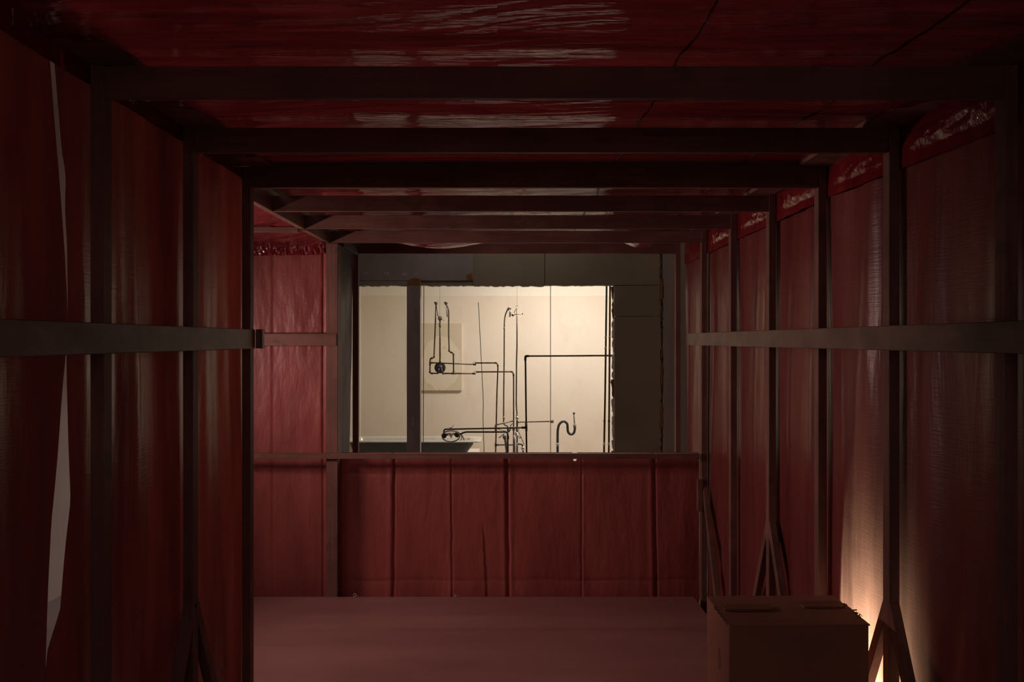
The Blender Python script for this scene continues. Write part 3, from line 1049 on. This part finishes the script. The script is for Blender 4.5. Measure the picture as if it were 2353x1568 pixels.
for S, lab in ((STRIP_A, 'slim black strip lamp on the gallery ceiling left of the tunnel'), (FILL_STRIP_B, 'added slim black fill lamp on the gallery ceiling between tunnel end and holed wall'), (FILL_STRIP_C, 'added slim black fill lamp on the gallery ceiling behind the tunnel entrance'), (FILL_STRIP_D, 'added slim black fill lamp right above the film ceiling')):
    e = empty('fill_strip_lamp', (S[0], S[1], 3.5))
    tag(e, lab, 'lamp')
    box('lamp_housing', S[0] - 0.62, S[0] + 0.62, S[1] - 0.08, S[1] + 0.08, S[2] + 0.008, S[2] + 0.06, M['black_metal'], e)
    for s in (-0.4, 0.4):
        tube('hanger', [(S[0] + s, S[1], S[2] + 0.055), (S[0] + s, S[1], 3.499)], 0.004, M['black_metal'], e, 6)
e = empty('ceiling_lamp', (BATH_LAMP[0], BATH_LAMP[1], 3.2))
tag(e, 'flat white ceiling lamp of the bathroom above the trap pipe', 'lamp')
box('lamp_housing', BATH_LAMP[0] - 0.68, BATH_LAMP[0] + 0.68, BATH_LAMP[1] - 0.33, BATH_LAMP[1] + 0.33, BATH_LAMP[2] + 0.03, 3.199, M['white_paint'], e)

# ------------------------------------------------------------------ grey post in front of the hole
gp = empty('grey_post', (X(950, HW - 0.1), HW - 0.1, G0))
tag(gp, 'upright grey painted post with a bare brown top crossing the bright hole', 'post')
DP = HW - 0.13
box('shaft', X(934.8, DP), X(965.5, DP), DP, DP + 0.09, G0 + 0.001, Z(656, DP), M['post_grey'], gp, 0.003, 0.001)
slab('bare_top', pxpoly([(935, 656), (935, 645.5), (948, 640), (955, 639.3), (964, 641), (965.4, 656)], DP), DP, DP + 0.09, M['raw_brown'], gp, 0.001)['label'] = 'bare brown wood top'
box('outlet_plate', X(943.5, DP), X(954, DP), DP - 0.004, DP - 0.0005, Z(981, DP), Z(954, DP), M['post_grey'], gp, 0.002)
box('outlet_inset', X(945, DP), X(952.4, DP), DP - 0.0055, DP - 0.004, Z(979, DP), Z(956, DP), M['panel_grey'], gp, 0.001)

# ------------------------------------------------------------------ bathroom things
# bathtub
DN, DF = 8.50, 8.94
zr = Z(1014, DN)
TX0, TX1 = X(792, DN), X(1105, DN)
bt = empty('bathtub', ((TX0 + TX1) / 2, (DN + DF) / 2, G0))
tag(bt, 'old grey green enamel bathtub with a pale rim behind the grey post', 'bathtub')


def rrect(cx, cy, hx, hy, r, z, n=6):
    out = []
    for qx, qy, a0 in ((1, -1, -90), (1, 1, 0), (-1, 1, 90), (-1, -1, 180)):
        for k in range(n + 1):
            a = math.radians(a0 + 90 * k / n)
            out.append(Vector((cx + qx * (hx - r) + r * math.cos(a), cy + qy * (hy - r) + r * math.sin(a), z)))
    return out


def loft(name, loops, mat, parent, cap0=False, cap1=False):
    bm = bmesh.new()
    ls = [[bm.verts.new(p) for p in l] for l in loops]
    n = len(ls[0])
    for a, b in zip(ls, ls[1:]):
        for i in range(n):
            j = (i + 1) % n
            bm.faces.new((a[i], a[j], b[j], b[i]))
    if cap0:
        bm.faces.new(ls[0][::-1])
    if cap1:
        bm.faces.new(ls[-1])
    bmesh.ops.recalc_face_normals(bm, faces=bm.faces)
    return link(name, bm, mat, parent, True)


tcx, tcy, thx, thy = (TX0 + TX1) / 2, (DN + DF) / 2, (TX1 - TX0) / 2, (DF - DN) / 2
loft('rim', [rrect(tcx, tcy, thx - 0.004, thy - 0.004, 0.05, zr - 0.020), rrect(tcx, tcy, thx, thy, 0.05, zr - 0.012), rrect(tcx, tcy, thx - 0.002, thy - 0.002, 0.05, zr - 0.003),
             rrect(tcx, tcy, thx - 0.012, thy - 0.012, 0.05, zr), rrect(tcx - 0.03, tcy, thx - 0.115, thy - 0.05, 0.09, zr - 0.001),
             rrect(tcx - 0.03, tcy, thx - 0.125, thy - 0.06, 0.09, zr - 0.012), rrect(tcx - 0.03, tcy, thx - 0.16, thy - 0.075, 0.09, zr - 0.25),
             rrect(tcx - 0.03, tcy, thx - 0.22, thy - 0.10, 0.08, zr - 0.37)], M['tub_enamel'], bt, False, True)
loft('tub_shell', [rrect(tcx - 0.03, tcy, thx - 0.06, thy - 0.02, 0.09, zr - 0.022), rrect(tcx - 0.03, tcy, thx - 0.075, thy - 0.024, 0.09, zr - 0.06),
                   rrect(tcx - 0.05, tcy, thx - 0.135, thy - 0.04, 0.09, zr - 0.17), rrect(tcx - 0.05, tcy, thx - 0.20, thy - 0.07, 0.08, zr - 0.34),
                   rrect(tcx - 0.05, tcy, thx - 0.26, thy - 0.11, 0.06, zr - 0.41)], M['tub_shell'], bt, False, True)
for sx in (-0.5, 0.42):
    for sy in (-0.1, 0.1):
        tube('tub_foot', [(tcx + sx, tcy + sy, zr - 0.40), (tcx + sx * 1.05, tcy + sy * 1.1, G0 + 0.001)], [0.03, 0.022], M['tub_shell'], bt, 8)
# raised tile edge behind the tub and the low ledge at its foot
o = box('tub_upstand', X(700, 9.0), X(1072, 9.0), 8.962, 8.985, G0, Z(1004.5, 8.965), M['white_paint'], None, 0.003)
tag(o, 'low cream upstand with a chipped top edge right behind the bathtub', 'upstand')
o = box('low_ledge', X(1050, 9.3), X(1101, 9.3), 9.2, 9.45, G0, Z(1038, 9.2), M['white_paint'], None, 0.004)
tag(o, 'pale low ledge beside the foot end of the bathtub', 'ledge')

# painting
pa = empty('painting', (X(1003, BW), BW - 0.03, Z(898, BW - 0.05)))
tag(pa, 'unframed khaki canvas with a worn pale oval on the cream wall', 'painting')
PD = BW - 0.055
box('canvas_body', X(942, PD), X(1061.5, PD), PD + 0.002, BW - 0.013, Z(898, PD), Z(743, PD), M['canvas_edge'], pa, 0.003)
box('canvas_face', X(942.4, PD), X(1061, PD), PD, PD + 0.003, Z(897.5, PD), Z(743.4, PD), M['canvas_face'], pa, 0)

# ---- pipes
PX = 8.0 / F                      # one pixel at 8 m


def pp(D, *pts):
    return [P(a, b, D) for a, b in pts]


# black pipe run hung in the hole
DA = 7.05
pa_ = empty('black_pipe_run', tuple(P(1209, 985, DA)))
tag(pa_, 'black iron pipe run bent from the hole edge down past a tee', 'pipe')
RB = 0.0092
tube('pipe', pp(DA, (1412, 817.5), (1207.3, 818.5), (1209.3, 985), (1212, 1180)), RB, M['iron'], pa_, 10, 0.035)
for a, b in (((1216, 818.3), (1210, 818.6)), ((1207.2, 829), (1207.2, 823)), ((1402, 817.5), (1411, 817.5)), ((1209, 972), (1209.6, 991))):
    tube('coupling', pp(DA, a, b), RB * 1.35, M['iron'], pa_)
tube('elbow', pp(DA, (1214, 818.5), (1207.3, 818.5), (1207.3, 826)), RB * 1.3, M['iron'], pa_, 10, 0.03)
tube('branch_pipe', pp(DA, (1209, 984.8), (1205, 983.2), (1021, 987), (1019.5, 994.6)), RB * 0.9, M['iron'], pa_, 10, 0.03)
tube('branch_coupling', pp(DA, (1207, 983), (1199, 983.2)), RB * 1.35, M['iron'], pa_)
tube('return_pipe', pp(DA, (1056.6, 998.4), (1069, 993.2), (1166.5, 993.2), (1168.5, 1180)), RB * 0.95, M['iron'], pa_, 10, 0.025)
tube('coupling', pp(DA, (1167, 1000), (1167.4, 1010)), RB * 1.25, M['iron'], pa_)

# bath mixer
mx = empty('bath_mixer', tuple(P(1036, 1000, DA)))
tag(mx, 'chrome bath mixer with coiled hose fixed to the black pipe ends', 'tap')
for c in ((1020.5, 1001.5), (1050.5, 999.5)):
    lathe('inlet_boss', P(c[0], c[1], DA) + Vector((0, -0.02, 0)), (0, 1, 0), [(0.018, 0), (0.027, 0.006), (0.027, 0.026), (0.020, 0.034)], M['iron'], mx)
tube('mixer_body', pp(DA, (1026, 998.5), (1047, 997.5)), 0.014, M['chrome'], mx, 14)
tube('spout', pp(DA, (1036.5, 996), (1036.5, 1003), (1037.5, 1007)), [0.018, 0.014, 0.009], M['chrome'], mx, 12)
tube('lever', pp(DA, (1034.5, 990), (1036.5, 984), (1043.5, 977.5)), [0.008, 0.006, 0.003], M['chrome'], mx, 8)
tube('lever', pp(DA, (1031, 988), (1034, 983), (1037, 982)), [0.006, 0.005, 0.004], M['chrome'], mx, 8)
hose = [P(1036 + 20.3 * math.cos(t) , 1003 + 12.6 * math.sin(t), DA - 0.03 + 0.03 * math.sin(t)) for t in [math.radians(a) for a in range(-150, 195, 15)]]
tube('hose', hose, 0.0062, M['grey_pipe'], mx, 8)
tube('hose', smooth_path(pp(DA, (1040, 990.5), (1050, 991.5), (1058, 997), (1064, 1005), (1067, 1013))), 0.007, M['chrome'], mx, 8)
tube('hose', smooth_path(pp(DA + 0.04, (1054, 996), (1060, 1002), (1061, 1009), (1057, 1013))), 0.006, M['chrome'], mx, 8)

# old shower pipework
D8 = 8.0
sp = empty('shower_pipework', tuple(P(1011, 845, D8)))
tag(sp, 'rusty shower pipework with a round dark valve in front of the canvas', 'pipe')
RP = 0.0082


def run(parent, pts, r=RP, mat='rust_pipe', rad=0.02, D=D8, name='pipe'):
    return tube(name, pp(D, *pts), r, M[mat], parent, 10, rad)


def fit(parent, a, b, k=1.4, D=D8, mat='rust_pipe', name='coupling', r=RP):
    return tube(name, pp(D, a, b), r * k, M[mat], parent, 10)


run(sp, [(1002, 700), (1000.5, 740), (997.3, 822), (988.5, 824), (987.8, 858), (1007, 858.6)], RP)
for a, b in (((997.5, 818), (997.2, 823)), ((988.5, 829), (988, 840)), ((990, 824), (995, 823)), ((987.8, 853), (987.8, 858)), ((990, 858.5), (995, 858.6))):
    fit(sp, a, b)
run(sp, [(988, 834), (1018, 835), (1092, 838)], RP * 0.92)
fit(sp, (1088, 837.9), (1094, 838.2), 1.35)
fit(sp, (990, 834), (995, 834.3), 1.3)
run(sp, [(1011, 733), (1011, 834)], RP * 1.05)
fit(sp, (1011, 826), (1011, 833), 1.35)
fit(sp, (1011, 747), (1011, 752), 1.5)
tube('small_lever', pp(D8, (1011, 745.5), (1006.5, 744.8)), [0.006, 0.003], M['rust_pipe'], sp, 6)
ring('wheel', P(1011, 732.3, D8) + Vector((0, -0.012, 0)), (0, 1, 0.1), 0.020, 0.006, M['grey_pipe'], sp)
lathe('wheel_hub', P(1011, 732.3, D8) + Vector((0, -0.025, 0)), (0, 1, 0), [(0.008, 0), (0.012, 0.01), (0.012, 0.03)], M['grey_pipe'], sp)
tube('handle_pin', pp(D8, (1014.5, 733.5), (1020, 738)), 0.0022, M['grey_pipe'], sp, 6)
run(sp, [(1025, 699), (1028.5, 705), (1031.2, 716), (1031, 767), (1032.3, 809), (1041.8, 811), (1042.3, 859)], RP, 'rust_pipe', 0.025)
for a, b in (((1032.2, 803), (1032.4, 809)), ((1035, 810), (1041, 811)), ((1042, 812), (1042, 817)), ((1042.3, 853), (1042.3, 856))):
    fit(sp, a, b)
run(sp, [(1016, 858.6), (1092, 859)], RP)
for a, b in (((1037, 858.7), (1047, 858.8)), ((1086, 858.9), (1093, 859)), ((1016, 858.6), (1021, 858.6))):
    fit(sp, a, b)
for c in ((1002, 697), (1025, 697)):
    lathe('wall_cup', P(c[0], c[1] + 5, D8), (0, 0, 1), [(0.009, 0), (0.012, 0.008), (0.020, 0.018), (0.024, 0.030), (0.024, 0.040), (0.016, 0.040)], M['grey_pipe'], sp)
tube('lever_rod', pp(D8 - 0.03, (1003, 703), (1005, 717), (1006.8, 728)), [0.005, 0.0045, 0.006], M['grey_pipe'], sp, 8)
tube('lever_rod', pp(D8 - 0.03, (1025.3, 704), (1026.6, 716), (1028, 728.5)), [0.005, 0.0045, 0.007], M['grey_pipe'], sp, 8)
lathe('valve_disc', P(1011, 845.5, D8) + Vector((0, 0.01, 0)), (0, -1, 0), [(0.064, 0), (0.066, 0.006), (0.062, 0.014), (0.040, 0.022), (0.036, 0.018), (0.028, 0.018), (0.028, 0.035), (0.012, 0.040)], M['rubber'], sp, 28)
ring('valve_ring', P(1011, 845, D8) + Vector((0, -0.02, 0)), (0, 1, 0), 0.030, 0.005, M['grey_pipe'], sp)
for a in (1006.8, 1016):
    tube('valve_leg', pp(D8 - 0.03, (a + (1011 - a) * 0.3, 847), (a, 858.5)), 0.010, M['rubber'], sp, 8)

# supply pipes running from the shower set to the floor
s2 = empty('supply_pipe', tuple(P(1142, 900, D8)))
tag(s2, 'rusty supply pipe bending down at the first elbow right of the valve', 'pipe')
run(s2, [(1092, 834.5), (1142.5, 834.3), (1144.2, 845), (1142, 900), (1138.8, 1042), (1137.5, 1180)])
fit(s2, (1137, 834.4), (1142, 834.5)); fit(s2, (1143.8, 838), (1144, 842)); fit(s2, (1093, 834.5), (1096, 834.5), 1.3)
ring('wire_loop', P(1090.5, 835, D8), (0, 1, 0), 0.016, 0.0025, M['brass'], s2)
fit(s2, (1139.7, 976), (1139.2, 992), 1.6); fit(s2, (1139.2, 1018), (1139, 1027), 1.5)
run(s2, [(1182, 967), (1142, 976.5), (1138, 979), (1137.6, 986)], RP * 0.95, 'grey_pipe', 0.02, D8 - 0.02, 'slanted_pipe')
run(s2, [(1140, 1023), (1180, 1023)], RP * 0.9, 'rust_pipe', 0.02, D8, 'cross_pipe')
fit(s2, (1141, 1023), (1145, 1023), 1.3)
tube('thin_rod', pp(D8, (1143, 986), (1162, 991.5)), 0.004, M['grey_pipe'], s2, 6)

s3 = empty('supply_pipe', tuple(P(1180, 900, D8)))
tag(s3, 'rusty supply pipe dropping from the lower elbow beside the riser', 'pipe')
run(s3, [(1094, 855.2), (1178.5, 854.6), (1180.3, 868), (1180.3, 1180)], RP, 'rust_pipe', 0.02, D8 + 0.03)
fit(s3, (1174, 854.7), (1178, 854.8), 1.4, D8 + 0.03); fit(s3, (1180, 859), (1180.2, 864), 1.4, D8 + 0.03); fit(s3, (1096, 855.2), (1099, 855.2), 1.3, D8 + 0.03)
ring('wire_loop', P(1093, 854.5, D8 + 0.03), (0, 1, 0), 0.013, 0.0025, M['brass'], s3)
fit(s3, (1180.3, 981), (1180.3, 990), 1.9, D8 + 0.03, 'grey_pipe')
fit(s3, (1181.5, 1000), (1181.5, 1060), 1.9, D8 + 0.02, 'grey_pipe', 'sleeve')
run(s3, [(1182.5, 866.6), (1186.5, 866.4)], 0.002, 'brass', 0.01, D8 + 0.03, 'tie_wire')

s4 = empty('shower_riser', tuple(P(1158, 900, D8)))
tag(s4, 'grey shower riser with a curved neck and downturned head', 'pipe')
run(s4, [(1168.5, 708), (1166, 712.5), (1161, 724), (1159, 740), (1158.5, 828), (1157.5, 900), (1157.2, 976), (1166, 979), (1168, 987), (1167.5, 994)], RP * 1.02, 'grey_pipe', 0.03, D8 + 0.06)
fit(s4, (1157.5, 958), (1157.4, 964), 1.35, D8 + 0.06, 'brass', 'brass_collar')
fit(s4, (1158.6, 753), (1158.6, 757), 1.2, D8 + 0.06, 'grey_pipe')
fit(s4, (1167.3, 984), (1168.3, 994), 1.9, D8 + 0.05, 'grey_pipe')
lathe('shower_head', P(1169.5, 709, D8 + 0.05), (0.35, -0.6, -0.4), [(0.008, -0.02), (0.014, -0.005), (0.022, 0.008), (0.022, 0.016), (0.010, 0.018)], M['grey_pipe'], s4)
tube('head_lever', pp(D8, (1170.5, 711), (1171.7, 729)), [0.006, 0.005], M['grey_pipe'], s4, 8)
tube('head_lever', pp(D8, (1172.5, 728), (1174, 714)), [0.004, 0.006], M['grey_pipe'], s4, 8)
tube('pin', pp(D8, (1166.5, 728.5), (1171, 726)), 0.0016, M['grey_pipe'], s4, 6)
tube('chrome_lever', smooth_path(pp(D8, (1171, 986), (1174, 978), (1178, 973.5))), 0.005, M['grey_pipe'], s4, 8)
tube('chrome_lever', smooth_path(pp(D8, (1169.5, 993), (1173, 987.5), (1175, 985))), 0.006, M['grey_pipe'], s4, 8)
tube('tap_handle', pp(D8 - 0.03, (1159.5, 996), (1148.5, 1005.5)), [0.006, 0.005], M['grey_pipe'], s4, 8)
lathe('handle_ball', P(1148.3, 1005.6, D8 - 0.03) + Vector((-0.01, 0, 0)), (1, 0, 0), [(0.004, 0), (0.009, 0.005), (0.009, 0.014), (0.004, 0.02)], M['grey_pipe'], s4, 12)
tube('hand_shower', pp(D8 - 0.04, (1159.5, 999), (1159.2, 1005), (1161, 1011), (1163, 1024), (1165.5, 1046), (1167, 1100)), [0.014, 0.024, 0.015, 0.014, 0.015, 0.013], M['grey_pipe'], s4, 14)

s5 = empty('tap_riser', tuple(P(1188, 900, D8)))
tag(s5, 'tall thin riser hung on a wire with a cross lever near its top', 'pipe')
run(s5, [(1188, 705), (1188, 798), (1187, 828), (1186.3, 931), (1188.2, 954), (1188.3, 1180)], RP * 0.98, 'rust_pipe', 0.04, D8 - 0.03)
ring('eyelet', P(1188.2, 704, D8 - 0.03), (0, 1, 0), 0.010, 0.003, M['grey_pipe'], s5, 14)
tube('cross_lever', pp(D8 - 0.05, (1178.5, 723.5), (1201, 721.2)), 0.005, M['grey_pipe'], s5, 8)
lathe('lever_knob', P(1178.5, 724, D8 - 0.065), (0, 1, 0), [(0.006, 0), (0.017, 0.006), (0.017, 0.018), (0.008, 0.024)], M['grey_pipe'], s5)
lathe('lever_knob', P(1201, 721.2, D8 - 0.06), (0, 1, 0), [(0.004, 0), (0.009, 0.006), (0.009, 0.016), (0.004, 0.022)], M['grey_pipe'], s5)
tube('stay_rod', pp(D8 - 0.05, (1181, 720), (1188, 705.5)), 0.0035, M['grey_pipe'], s5, 6)
lathe('valve_knob', P(1188.4, 962, D8 - 0.06), (0, 1, 0), [(0.010, 0), (0.021, 0.006), (0.021, 0.028), (0.014, 0.036)], M['chrome'], s5)
fit(s5, (1187.4, 953), (1187.8, 957.5), 1.25, D8 - 0.03, 'brass', 'brass_collar')
fit(s5, (1188.3, 968), (1188.3, 986), 1.35, D8 - 0.03, 'rust_pipe')
fit(s5, (1188.5, 984), (1189.5, 991), 2.3, D8 - 0.03, 'grey_pipe')
fit(s5, (1188.3, 1018), (1188.3, 1060), 1.35, D8 - 0.03, 'grey_pipe')
run(s5, [(1188.5, 970.5), (1192, 970.5), (1263.5, 968.8)], RP * 0.92, 'rust_pipe', 0.01, D8 - 0.03, 'side_pipe')
fit(s5, (1191, 970.5), (1194, 970.5), 1.35, D8 - 0.03, 'brass', 'brass_collar')
fit(s5, (1260.5, 968.9), (1263.5, 968.8), 1.3, D8 - 0.03, 'brass', 'brass_collar')
lathe('flange', P(1265.5, 968.3, D8 - 0.03), (1, -0.25, 0), [(0.014, 0), (0.023, 0.004), (0.023, 0.012), (0.016, 0.018), (0.024, 0.024), (0.024, 0.030), (0.010, 0.034)], M['grey_pipe'], s5)
run(s5, [(1189, 1021), (1200.5, 1021.5), (1202, 1036), (1202, 1150)], RP * 1.1, 'rust_pipe', 0.02, D8 - 0.03, 'side_pipe')
lathe('ball_knob', P(1202, 1031.8, D8 - 0.075), (0, 1, 0), [(0.004, 0), (0.014, 0.003), (0.022, 0.012), (0.023, 0.022), (0.018, 0.036), (0.008, 0.042)], M['chrome'], s5)
tube('stay_rod', pp(D8 - 0.06, (1189.5, 987), (1204.5, 1022.5)), 0.0045, M['grey_pipe'], s5, 8)
lathe('tap_body', P(1186.8, 998, D8 - 0.09), (0.1, 1, -0.2), [(0.006, 0), (0.018, 0.004), (0.024, 0.018), (0.020, 0.04)], M['chrome'], s5)
tube('tap_spout', pp(D8 - 0.09, (1187, 999), (1190.5, 1003), (1195, 1006)), [0.014, 0.012, 0.011], M['chrome'], s5, 12)
tube('spout_tip', pp(D8 - 0.09, (1193, 1007), (1198, 1004.5)), 0.009, M['rubber'], s5, 10)

# trap pipe
tr_ = empty('trap_pipe', tuple(P(1281.5, 1042, D8)))
tag(tr_, 'dark rubber drain trap bent like an S with a chrome tail', 'pipe')
tube('trap', pp(D8, (1281.4, 1180), (1281.4, 1042), (1281.3, 1007), (1282, 987), (1286, 974.5), (1295, 968.8), (1303, 974), (1304.3, 984), (1305.5, 993), (1311, 998.5), (1317.8, 996.5), (1320.6, 989), (1320.8, 981)), 0.0145, M['rubber'], tr_, 14, None, True)
tube('chrome_tail', pp(D8, (1320.8, 983), (1320, 968), (1318.8, 949)), 0.0105, M['chrome'], tr_, 12)
tube('tail_nut', pp(D8, (1321, 984), (1320.4, 976)), 0.017, M['grey_pipe'], tr_, 8)
tube('tail_cap', pp(D8, (1319, 952), (1318.7, 948)), 0.0125, M['rubber'], tr_, 12)
tube('joint_band', pp(D8, (1281.3, 1018), (1281.3, 1026)), 0.0155, M['plaster_edge'], tr_, 14)

# two risers just inside the hole edge
for a, b, lab in ((1394, 1388, 'dark vertical pipe inside the hole, the one further from the broken edge'), (1402, 1399, 'dark vertical pipe inside the hole, right against the broken edge')):
    DD = 6.95
    e = empty('riser_pipe', (X(a, DD), DD, G0))
    tag(e, lab, 'pipe')
    tube('pipe', [P(a, 300, DD), P(a, 657, DD), P((a + b) / 2 - 0.3, 900, DD), P(b, 1042, DD), Vector((X(b, DD) - 0.005, DD, G0 + 0.002))], 0.0098, M['iron'], e, 10)
    for yy in (775, 800, 968):
        tt = (yy - 657) / 385
        tube('pipe_joint', pp(DD, (lerp(a, b, tt), yy - 2.5), (lerp(a, b, tt), yy + 2.5)), 0.0118, M['brass'] if yy < 900 else M['iron'], e, 10)
    tube('pipe_sleeve', pp(DD, (lerp(a, b, 0.93), 1017), (lerp(a, b, 0.95), 1024)), 0.0115, M['plaster_edge'], e, 10)

# hanging lines
for x0, y0, x1, r, m, D, nm, lab in (
        (974, 300, 972.5, 0.0040, 'cable', 7.3, 'hanging_cable', 'straight black cable hanging beside the grey post'),
        (1265, 300, 1265, 0.0036, 'cable', 7.3, 'hanging_cable', 'straight black cable hanging left of the drain trap'),):
    o = tube(nm, [P(x0, y0, D), P(x0, 657, D), P(x1, 1042, D), Vector((X(x1, D), D, G0 + 0.004))], r, M[m], None, 6)
    tag(o, lab, 'cable')
o = tube('bent_cable', pp(8.3, (1099, 695), (1099.8, 705), (1102, 750), (1104, 790), (1106.5, 840), (1109.5, 900), (1110.5, 935), (1109.8, 960), (1111, 1000), (1112.3, 1042), (1112.5, 1190)), 0.0042, M['cable'], None, 6, None, True)
tag(o, 'loose wavy dark cable standing behind the middle pipes', 'cable')
for px, y1, lab in ((1010.5, 728, 'hair thin wire holding up the rusty shower pipework'), (1188, 702, 'hair thin wire holding up the tall riser')):
    o = tube('hanging_wire', [Vector((X(px, D8 - 0.02), D8 - 0.02, 3.199)), P(px, y1, D8 - 0.02)], 0.0016, M['wire'], None, 5)
    tag(o, lab, 'wire')

# curls of cord left at the foot of the parapet
for px_, r_c, lab in ((814.5, 0.011, 'small tan cord curl on the floor by the parapet post'), (1046, 0.008, 'tiny pale cord scrap on the floor at the middle of the parapet')):
    c = Vector((X(px_, 4.745), 4.738, 0.0))
    pts = [c + Vector((r_c * 1.3 * math.cos(a) + 0.003 * a, 0.004 * math.sin(a * 1.7), r_c + 0.0035 + r_c * math.sin(a))) for a in [i * 0.45 - 1.5 for i in range(17)]]
    o = tube('cord_curl', pts, 0.0028, M['wire'], None, 6)
    tag(o, lab, 'cord')
